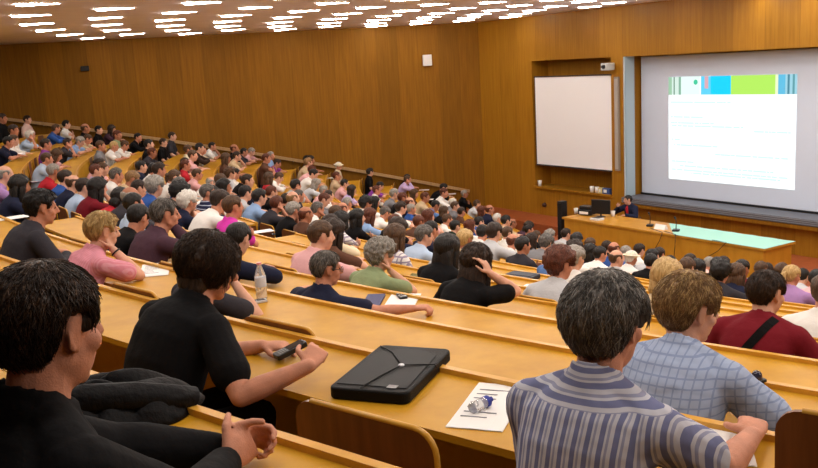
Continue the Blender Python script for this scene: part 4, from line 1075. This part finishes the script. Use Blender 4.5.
ct = empty('mobile_phone', 'small black phone lying on the white sheet beside the blue notebook', 'phone', on_plane(402, 297, DT(2)+.004)+Vector((0, 0, 0)), rz+.4, 'mobile phones')
def phone(t, w=.055, l=.11, h=.014, body=M_DARK, scr=(40, 44, 52)):
    g = Geo(); g.prism(rounded(w, l, .01), 0, h); o = link('phone_body', g.mesh('phone_body', [body]), t, M=Matrix.Translation((0, -l/2, 0))); bev(o, .003)
    g = Geo(); g.prism(rounded(w*.8, l*.5, .004), h, h+.0012); link('display', g.mesh('display', [mat('display %d' % scr[0], rgb(*scr), .1, .6)]), t, M=Matrix.Translation((0, -.01, 0)))
    g = Geo()
    for i in range(4):
        for j in range(3): g.box((w*(-.3+.25*j), -l*(.14+.075*i)-.003, h), (w*(-.3+.25*j)+.009, -l*(.14+.075*i)+.003, h+.0015))
    link('keypad', g.mesh('keypad', [M_METAL]), t)
phone(ct)
t = empty('mobile_phone', 'silver phone lying beside the water bottle', 'phone', on_plane(258, 302.5, DT(1)), -1.1, 'mobile phones'); phone(t, .052, .10, .014, mat('silver plastic', rgb(200, 200, 204), .3, .5))
t = empty('mobile_phone', 'black phone lying on the desk by the woman in pink', 'phone', on_plane(129, 268, DT(1)), -1.0, 'mobile phones'); phone(t)
pt = on_plane(291, 352, DT(0)+.03); t = empty('mobile_phone', 'black phone held by the man in black T-shirt', 'phone', pt, -.9, 'mobile phones'); phone(t, .055, .13, .02)
t.rotation_euler = (.25, 0, -1.0)
c, L, W, rz = quad([(362, 306.7), (369, 295.5), (384.5, 295.5), (379, 307)], 2); t = empty('notebook', 'dark blue closed notebook on the desk beside the man with glasses', 'notebook', c, rz)
g = Geo(); g.box((-W/2, -L/2, .002), (W/2, L/2, .008)); link('pages', g.mesh('pages', [M_PAPER]), t)
g = Geo(); g.box((-W/2-.004, -L/2-.004, .008), (W/2+.004, L/2+.004, .0105)); g.box((-W/2-.004, -L/2-.004, 0), (W/2+.004, L/2+.004, .002)); link('cover', g.mesh('cover', [mat('blue book cover', rgb(44, 46, 96), .5)]), t)
# black document case
c, L, W, rz = quad([(333, 386), (386, 345), (447, 354), (403, 402)], 0, .03); c.z = DT(0)
t = empty('document_case', 'black document case with elastic cords lying closed on the desk', 'case', c, rz)
g = Geo(); M = Matrix.Translation((0, -L/2, 0)); g.prism(rounded(W, L, .03, 6), 0, .042); o = bev(link('shell', g.mesh('shell', [mat('black ribbed plastic', rgb(12, 12, 14), .55, .15, bump=.2, bscale=200)]), t, M=M), .008, 3)
g = Geo(); g.prism([(-W*.44, -L*.42), (W*.44, -L*.42), (W*.40, L*.30), (W*.1, L*.42), (-W*.1, L*.42), (-W*.40, L*.30)], .042, .0445); bev(link('flap', g.mesh('flap', [mat('black flap plastic', rgb(15, 15, 17), .5, .15)]), t), .0015)
g = Geo(); g.ell((W*.10, L*.02, .047), (.012, .012, .006)); link('button', g.mesh('button', [mat('white metal stud', rgb(220, 222, 230), .25, .5)], True), t)
g = Geo(); g.tube([(-W*.1, -L*.5, .03), (-W*.09, -L*.47, .046), (W*.0, -L*.2, .047), (W*.10, L*.02, .048), (W*.30, L*.06, .047), (W*.49, L*.1, .045), (W*.503, L*.11, .03)], .0022, 6); g.tube([(W*.10, L*.02, .048), (-W*.2, L*.3, .047), (-W*.46, L*.44, .045)], .0022, 6); link('elastic_cord', g.mesh('elastic_cord', [mat('elastic', rgb(12, 12, 14), .6)], True), t)
g = Geo(); g.box((W*.2, -L*.44, .0445), (W*.32, -L*.38, .0455)); link('badge', g.mesh('badge', [M_METAL]), t)
# small clear bottle with blue print, lying on the sheet
M_CLEAR = bpy.data.materials.new('clear plastic'); M_CLEAR.use_nodes = True; b_ = M_CLEAR.node_tree.nodes['Principled BSDF']; b_.inputs['Base Color'].default_value = (.93, .95, .97, 1); b_.inputs['Roughness'].default_value = .08; b_.inputs['Transmission Weight'].default_value = .75; b_.inputs['IOR'].default_value = 1.33
def bottle(t, H, R, M, capm, lab, lo=.35, hi=.6):
    def lathe(prof, n=20):
        g = Geo(); g.rings([[M @ Vector((r*math.cos(2*math.pi*j/n), r*math.sin(2*math.pi*j/n), z)) for j in range(n)] for r, z in prof]); return g
    pr = [(R*.8, 0), (R, H*.03), (R*.93, H*.09), (R, H*.14), (R*.93, H*.2), (R, H*.26), (R, H*.34), (R, H*.62), (R*.9, H*.68), (R*.6, H*.82), (R*.4, H*.9), (R*.38, H*.94)]
    link('bottle_body', lathe(pr).mesh('bottle_body', [M_CLEAR], True), t); link('bottle_cap', lathe([(R*.45, H*.94), (R*.46, H), (R*.3, H*1.002)]).mesh('bottle_cap', [capm], False), t)
    link('label_band', lathe([(R*1.02, H*lo), (R*1.025, H*(lo+.01)), (R*1.025, H*(hi-.01)), (R*1.02, H*hi)]).mesh('label_band', [lab], True), t)
t = empty('water_bottle', 'clear plastic water bottle with pink cap standing on the desk', 'bottle', on_plane(262, 299, DT(1)), 0); bottle(t, .215, .032, Matrix.Identity(4), mat('pink cap', rgb(226, 150, 150), .4), mat('pale label', rgb(204, 210, 222), .5))
cb = on_plane(486, 411, DT(0)+.004); t = empty('small_bottle', 'small clear bottle with blue print lying on the white sheet', 'bottle', cb+Vector((0, 0, .018)), -.75)
bottle(t, .10, .018, Matrix.Translation((-.02, -.045, 0)) @ Matrix.Rotation(-math.pi/2, 4, 'X'), M_BLUEINK, M_BLUEINK, .62, .80)
# compact camera, bags, folded clothes
t = empty('compact_camera', 'black compact camera lying on the desk right of the checked shirt', 'camera', on_plane(757, 389, DT(1)), .35); g = Geo(); g.prism(rounded(.105, .06, .012), 0, .03); bev(link('camera_body', g.mesh('camera_body', [M_DARK]), t), .005); g = Geo(); g.cap((.02, .025, .03), .022, (.02, .025, .042), .02, 18); link('lens', g.mesh('lens', [mat('lens glass', rgb(40, 40, 60), .05, .8)], True), t); g = Geo(); g.tube([(-.05, .02, .015), (-.09, .0, .006), (-.10, -.05, .004), (-.06, -.06, .004)], .004, 6); link('wrist_strap', g.mesh('wrist_strap', [M_DARK], True), t)
def lump(name, label, cat, c, rz, size, m, seed, n=7, vox=.010, group=None, flat=.55):
    rr = random.Random(seed); g = Geo()
    for i in range(n):
        x, y = rr.uniform(-.32, .32)*size[0], rr.uniform(-.3, .3)*size[1]; a = rr.uniform(0, 3.1)
        g.ell((x, y, size[2]*rr.uniform(.25, .5)), (size[0]*rr.uniform(.18, .3), size[1]*rr.uniform(.16, .28), size[2]*rr.uniform(.3, .52)), Matrix.Rotation(a, 3, 'Z') @ Matrix.Rotation(rr.uniform(-.4, .4), 3, 'X'))
    g.ell((0, 0, size[2]*.2), (size[0]*.48, size[1]*.46, size[2]*.25)); me = remesh(g, name, vox, 1, 3)
    for v in me.vertices: v.co += Vector((noise.noise(v.co*22), noise.noise(v.co*22+Vector((5, 0, 0))), noise.noise(v.co*20+Vector((9, 2, 0)))))*.012; v.co.z = max(v.co.z, .002)
    me.materials.append(m); o = link(name, me, loc=c); o.rotation_euler.z = rz; return tag(o, label, cat, group)
def draped(name, label, cat, c, rz, W, L, H, m, seed):
    """cloth thrown down in folds: a closed sheet with sharp ridges, thick in the middle"""
    n = 56; g = Geo(); top = []; 
    for i in range(n+1):
        for j in range(n+1):
            x, y = 2*j/n-1, 2*i/n-1; a = math.atan2(y, x); hyp = math.hypot(x, y); q = max(abs(x), abs(y)); edge = 1+.2*noise.noise(Vector((math.cos(a)*1.8, math.sin(a)*1.8, seed))); f = hyp/q if q > 1e-6 else 1
            px_, py_ = x/f*edge, y/f*edge
            w = noise.noise(Vector((x*1.1+seed, y*1.1, 1)))*1.1; fold = abs(math.sin(3.4*(x*.8+y*.55)+3*w))**.7; fold2 = abs(math.sin(5.1*(y-.3*x)+4*w+1))**.8
            h = H*(1-q**2)**.8*(.34+.42*fold+.24*fold2)+.010*(1-q**8); top.append((px_*W/2, py_*L/2, h+.003))
    fs = [(i*(n+1)+j, i*(n+1)+j+1, (i+1)*(n+1)+j+1, (i+1)*(n+1)+j) for i in range(n) for j in range(n)]
    rim = [j for j in range(n+1)]+[i*(n+1)+n for i in range(1, n+1)]+[n*(n+1)+j for j in range(n-1, -1, -1)]+[i*(n+1) for i in range(n-1, 0, -1)]
    b0 = len(top); vs = top+[(top[r_][0]*.98, top[r_][1]*.98, 0) for r_ in rim]; N_ = len(rim)
    fs += [(rim[(i+1) % N_], rim[i], b0+i, b0+(i+1) % N_) for i in range(N_)]+[tuple(reversed(range(b0, b0+N_)))]; g.add(vs, fs)
    t = empty(name, label, cat, c, rz); link('body', g.mesh('body', [m], True), t); return t
c = on_plane(108, 418, DT(-1)); t = draped('folded_jacket', 'crumpled black jacket lying on the desk beside the man with clasped hands', 'jacket', c, .45, .50, .34, .12, mat('black jacket cloth', rgb(11, 10, 12), .6, .15, bump=.4, bscale=30), 4)
g = Geo(); g.tube([(-.17, -.03, .075), (-.06, -.07, .085), (.06, -.09, .075), (.17, -.08, .045), (.22, -.07, .03)], [.035, .042, .04, .036, .03], 14); me = g.mesh('sleeve', [MATS['black jacket cloth']], True)
for v in me.vertices: v.co += Vector((noise.noise(v.co*28), noise.noise(v.co*28+Vector((3, 0, 0))), noise.noise(v.co*28+Vector((0, 7, 0)))))*.009
link('sleeve', me, t)
k, c, r = spot(415, 280); lump('shoulder_bag', 'olive shoulder bag lying flat beside the man in pale green shirt', 'bag', c, .3, (.26, .2, .06), mat('olive canvas', rgb(122, 114, 72), .8, .2, bump=.4, bscale=60), 7)
k, c, r = spot(741, 292); lump('folded_jacket', 'folded bright blue jacket on the desk beside the sheet and phone', 'jacket', c, .3, (.34, .22, .07), cmat('blue'), 9)
k, c, r = spot(434, 285); t = empty('notebook', 'bright blue folder on the desk right of the olive bag', 'notebook', c, .6); g = Geo(); g.box((-.07, -.1, 0), (.07, .1, .006)); link('cover', g.mesh('cover', [mat('bright blue card', rgb(70, 90, 190), .5)]), t); g = Geo(); g.box((-.066, -.096, .006), (.066, .096, .008)); link('label_sheet', g.mesh('label_sheet', [mat('blue card', rgb(86, 106, 200), .5)]), t)
k, c, r = spot(521, 279); t = empty('laptop_bag', 'flat dark grey laptop bag on the desk by the bald person in white', 'bag', c, -.7); g = Geo(); g.prism(rounded(.34, .26, .03), 0, .05); bev(link('bag_body', g.mesh('bag_body', [mat('dark nylon', rgb(40, 44, 56), .6, bump=.3, bscale=90)]), t, M=Matrix.Translation((0, -.13, 0))), .012, 3); g = Geo(); g.tube([(-.06, -.13, .03), (-.05, -.18, .03), (.05, -.18, .03), (.06, -.13, .03)], .008, 8); link('handle', g.mesh('handle', [M_DARK], True), t); g = Geo(); g.box((-.14, -.05, .05), (.14, .08, .054)); link('front_pocket', g.mesh('front_pocket', [mat('dark nylon pocket', rgb(48, 52, 64), .6)]), t)
c, L, W, rz = quad([(692, 470), (690, 424), (728, 421), (742, 462)], 0); paper(c, .28, .2, rz, 'white sheet under the right hand of the man in striped shirt', False)
def near_label(o, what, c):
    for p in sorted((p for p in PEOPLE if CNS[short(p)] == 1), key=lambda p: (Vector((p['hp'].x, p['hp'].y, 0))-Vector((c.x, c.y, 0))).length):
        if try_label(o, f'{what} on the desk by the {short(p).replace(" one in ", " person in ")}'): return
for px, py in [(262, 231.5), (258, 219.5), (12, 218), (333, 178), (340, 193), (424, 190), (428, 199.5), (451, 194), (377, 232), (437, 240), (311, 195.5), (123, 228), (145, 166.5), (530, 289), (66, 184), (46, 166), (44, 172), (196, 160), (105, 149)]:
    k, c, r = spot(px, py); rz = facing(theta(c.x, c.y))+random.uniform(-.3, .3); near_label(paper(c, .297, .21, rz, None, False), 'white sheet', c)
k, c, r = spot(728, 299); paper(c, .297, .21, facing(theta(c.x, c.y)), 'white sheet with black phone on it, beside the dark red sweater', False)
k, c, r = spot(745, 299); t = empty('mobile_phone', 'black phone lying on the white sheet beside the red sweater', 'phone', c+Vector((0, 0, .005)), .3, 'mobile phones'); phone(t)
for px, py, cl, lab in [(43, 176, (70, 170, 150), 'teal folder among papers on the left desk'), (40, 181, (128, 90, 170), 'violet folder among papers on the left desk')]:
    k, c, r = spot(px, py); t = empty('folder', lab, 'folder', c, facing(theta(c.x, c.y))+.2); g = Geo(); g.box((-.12, -.16, 0), (.12, .16, .006)); link('cover', g.mesh('cover', [mat('card %d' % cl[0], rgb(*cl), .6)]), t); g = Geo(); g.box((-.115, -.155, .006), (.115, .155, .008)); link('pages', g.mesh('pages', [M_PAPER]), t)
k, c, r = spot(273, 234.5); t = empty('mobile_phone', 'black phone on the desk end beside the person in navy jacket', 'phone', c, .4, 'mobile phones'); phone(t)
# visible empty seats near the front of the picture
def seat_px(px, py, k, label):
    d = ray(px, py); p = None
    for t in np.linspace(.5, 12, 4000):
        q = EYE+d*(t/d.y)
        if math.hypot(q.x-FX, q.y-FY) < RK(k)+OFFH+.14: p = q; break
    th = theta(p.x, p.y); seat(polar(RK(k)+OFFH, th, floorz(k)), facing(th), label)
seat_px(372, 432, 0, 'empty folding seat with brown plywood back, right of the man in black T-shirt')
seat_px(285, 330, 1, 'empty folding seat whose back edge shows behind the phone')
seat_px(140, 290, 1, 'folding seat whose back edge shows below the woman in pink')
p = on_plane(884, 437, ZC-.86); th = theta(p.x, p.y); seat(Vector((p.x, p.y, ZC-.86-.925))-Matrix.Rotation(facing(th), 3, 'Z') @ Vector((0, -.2, 0)), facing(th), 'brown plywood seat at the right end of the desk beside the striped shirt')
# ================================================================== ON THE STAGE
TZ = -3.62
tb = hall_thing('lecture_table', 'long yellow wooden lecture table standing on the stage', 'table', -12.6, 14.5, STZ)
def tl(name, lo, hi, m): g = Geo(); g.box(lo, hi); return bev(link(name, g.mesh(name, [m]), tb), .004)
h = TZ-STZ
tl('table_top', (-2.71, -.46, h-.045), (2.65, .47, h), M_TABLE); tl('front_panel', (-2.66, -.43, .0), (2.60, -.39, h-.045), M_TABLE); tl('side_panel', (-2.66, -.39, 0), (-2.62, .42, h-.045), M_TABLE); tl('side_panel', (2.56, -.39, 0), (2.60, .42, h-.045), M_TABLE); tl('shelf', (-2.62, -.30, .28), (2.56, .2, .31), M_TABLE)
def T(name, label, cat, px, py, group=None, up=0., rz=0.):
    p = on_plane(px, py, ZC+TZ+up); return empty(name, label, cat, p, RZH+rz, group)
g = Geo(); pts = [(.55, -.465), (2.652, -.465), (2.652, .46)]+[(2.6-.22*i, .46-.03*(i % 2)) for i in range(1, 14)]+[(-.35, .45)]; g.prism(pts, h+.001, h+.006)
o = HO('table_cloth', g, [mat('pale aqua paper cloth', rgb(160, 212, 198), .7, .2)]); o.location = UV(-12.6, 14.5, STZ); tag(o, 'pale aqua paper cover spread over the right half of the lecture table', 'table cover')
for px, py, lab in [(650, 226, 'gooseneck microphone left on the table, nearest the speaker'), (676, 231, 'gooseneck microphone on the corner of the aqua cover')]:
    t = T('microphone', lab, 'microphone', px, py, 'gooseneck microphones', .006, .5); g = Geo(); g.prism(rounded(.14, .16, .03), 0, .035); bev(link('base', g.mesh('base', [M_DARK]), t, M=Matrix.Translation((0, -.08, 0))), .006); g = Geo(); g.tube([(0, 0, .03), (0, .02, .14), (0, .0, .22), (0, -.06, .27)], .009, 8); link('gooseneck', g.mesh('gooseneck', [M_DARK], True), t); g = Geo(); g.cap((0, -.06, .27), .02, (0, -.11, .30), .022, 12); link('capsule', g.mesh('capsule', [M_DARK], True), t)
for (a, b2, c2), lab in [(((650, 228), (655, 234), (653, 252)), 'thin microphone cable hanging down left part of table front'), (((664, 231), (664, 237), (674, 257)), 'thin microphone cable hanging down middle of table front'), (((712, 240), (711, 246), (699, 262)), 'thin microphone cable hanging down right part of table front')]:
    pa_ = on_plane(*a, ZC+TZ+.016); e = on_plane(*b2, ZC+TZ+.016); fr = 14.5-.485; uu = e.dot(RT)
    e = UV(uu, fr, TZ+.018); d = ray(*c2); t_ = (fr-.005)/(d.x*AX.x+d.y*AX.y); f2 = EYE+d*t_
    g = Geo(); g.tube([pa_-pa_, (pa_+e)/2-pa_, e-pa_, e-pa_+(f2-e)*.3+Vector((0, 0, -.05)), f2-pa_], .007, 6); o = link('microphone_cable', g.mesh('microphone_cable', [M_DARK], True), loc=pa_); tag(o, lab, 'cable', 'microphone cables')
t = T('computer_monitor', 'black flat computer monitor on the lecture table facing the speaker', 'monitor', 601, 217, rz=.35); g = Geo(); g.box((-.23, -.02, .07), (.23, .02, .40)); bev(link('monitor_case', g.mesh('monitor_case', [M_DARK]), t), .01); g = Geo(); g.box((-.21, .02, .09), (.21, .022, .38)); link('display', g.mesh('display', [mat('dark display', rgb(30, 34, 44), .1, .6)]), t); g = Geo(); g.cap((0, 0, .02), .02, (0, 0, .1), .02); g.ell((0, 0, .0125), (.11, .08, .01)); link('stand', g.mesh('stand', [M_DARK], True), t)
t = T('equipment_box', 'black desktop projector device left of the monitor', 'device', 587, 215, rz=.2); g = Geo(); g.box((-.17, -.13, .02), (.17, .13, .14)); bev(link('device_case', g.mesh('device_case', [M_DARK]), t), .015); g = Geo(); g.box((-.12, -.136, .04), (.12, -.13, .10)); link('front_label', g.mesh('front_label', [M_PAPER]), t); g = Geo(); g.box((-.15, -.10, .14), (.15, .10, .22)); bev(link('lid', g.mesh('lid', [M_DARK]), t), .02)
for px, py, nm, lab, sz in [(576, 213.5, 'paper_cup', 'white cup left of the black device on the table', .05), (613, 216.5, 'paper_cup', 'white cup between the monitor and the speaker', .05)]:
    t = T(nm, lab, 'cup', px, py, 'white cups on the table'); g = Geo(); g.loft([(0, 0, 0), (0, 0, .06), (0, 0, .12)], [sz*.75, sz*.9, sz], [sz*.75, sz*.9, sz], Vector((1, 0, 0)), 18, 2.); link('cup_body', g.mesh('cup_body', [M_PAPER], True), t); g = Geo(); g.loft([(0, 0, .12), (0, 0, .128)], [sz*1.06]*2, [sz*1.06]*2, Vector((1, 0, 0)), 18, 2.); link('rim', g.mesh('rim', [M_PAPER], True), t)
t = T('document_tray', 'white device lying in front of the monitor', 'device', 597, 220); g = Geo(); g.box((-.13, -.1, 0), (.13, .1, .05)); bev(link('tray_body', g.mesh('tray_body', [mat('white plastic', rgb(224, 224, 224), .4)]), t), .01); g = Geo(); g.box((-.1, -.06, .05), (.1, .06, .056)); link('keypad', g.mesh('keypad', [M_METAL]), t)
t = T('name_card', 'white folded name card between the two microphones', 'card', 661, 229); g = Geo(); g.prism([(-.06, 0), (.06, 0), (0, .1)], -.14, .14, Matrix.Rotation(math.pi/2, 4, 'Y') @ Matrix.Rotation(math.pi/2, 4, 'Z')); link('card', g.mesh('card', [M_PAPER]), t)
# column loudspeaker at the left end of the table
d = ray(562, 201); q = EYE+d*(14.35/(d.x*AX.x+d.y*AX.y)); hgt = q.z-(ZC+STZ)
t = empty('column_loudspeaker', 'slim black column loudspeaker standing left of the lecture table', 'loudspeaker', Vector((q.x, q.y, ZC+STZ)), RZH); g = Geo(); g.box((-.075, -.09, .04), (.075, .09, hgt)); bev(link('cabinet', g.mesh('cabinet', [M_DARK]), t), .012); g = Geo(); g.box((-.06, -.1, .1), (.06, -.09, hgt-.05)); link('grille', g.mesh('grille', [mat('black grille', rgb(14, 14, 16), .8, bump=.5, bscale=300)]), t); g = Geo(); g.box((-.17, -.16, 0), (.17, .16, .04)); link('foot_plate', g.mesh('foot_plate', [M_DARK]), t)
# little things on the niche sill
for px, nm, lab, col, sz in [(540, 'paper_cup', 'small white cup alone at left end of the niche sill', (236, 234, 230), .06), (592, 'paper_cup', 'white cup, left one of the pair on the niche sill', (236, 234, 230), .06), (597, 'paper_cup', 'white cup, right one of the pair on the niche sill', (240, 236, 230), .06), (601.5, 'chalk_box', 'small yellowish box on the niche sill', (214, 200, 140), .06), (607, 'sponge_box', 'blue and white box at right end of the niche sill', (60, 84, 140), .12)]:
    d = ray(px, 192); vv = 16.86; q = EYE+d*(vv/(d.x*AX.x+d.y*AX.y)); t = empty(nm, lab, 'cup' if 'cup' in nm else 'box', Vector((q.x, q.y, ZC-3.54 if False else ZC-3.56)), RZH); g = Geo()
    if 'cup' in nm: g.loft([(0, 0, 0), (0, 0, .08), (0, 0, .17)], [sz*.7, sz*.85, sz], [sz*.7, sz*.85, sz], Vector((1, 0, 0)), 16, 2.); link('cup_body', g.mesh('cup_body', [mat('paper %d' % col[1], rgb(*col), .6)], True), t)
    else:
        g.box((-sz, -.05, 0), (sz, .05, .16)); bev(link('box_body', g.mesh('box_body', [mat('card box %d' % col[0], rgb(*col), .6)]), t), .006); g = Geo(); g.box((-sz*.6, -.055, .05), (sz*.3, -.05, .13)); link('label_patch', g.mesh('label_patch', [M_PAPER]), t)
# ================================================================== CAMERA AND EXPOSURE
cam = bpy.data.cameras.new('camera'); co = bpy.data.objects.new('camera', cam); COL.objects.link(co); SC.camera = co
c, s, r = math.cos(PITCH), math.sin(PITCH), ROLL
right = Vector((math.cos(r), -math.sin(r)*s, -math.sin(r)*c)); up = -Vector((-math.sin(r), -math.cos(r)*s, -math.cos(r)*c)); fw = Vector((0, c, -s))
co.matrix_world = Matrix(((right.x, up.x, -fw.x, 0), (right.y, up.y, -fw.y, 0), (right.z, up.z, -fw.z, ZC), (0, 0, 0, 1)))
cam.sensor_width = 36; cam.lens = 36*FPX/818; cam.clip_start = .05; cam.clip_end = 200
cam.dof.use_dof = False
w = bpy.data.worlds.new('world'); SC.world = w; w.use_nodes = True; w.node_tree.nodes['Background'].inputs[0].default_value = (.9, .93, 1, 1); w.node_tree.nodes['Background'].inputs[1].default_value = .0
SC.view_settings.view_transform = 'Standard'; SC.view_settings.look = 'None'; SC.view_settings.gamma = 1; SC.view_settings.use_curve_mapping = False
SC.view_settings.exposure = .28
SC.cycles.use_denoising = True; SC.cycles.max_bounces = 8; SC.cycles.diffuse_bounces = 4
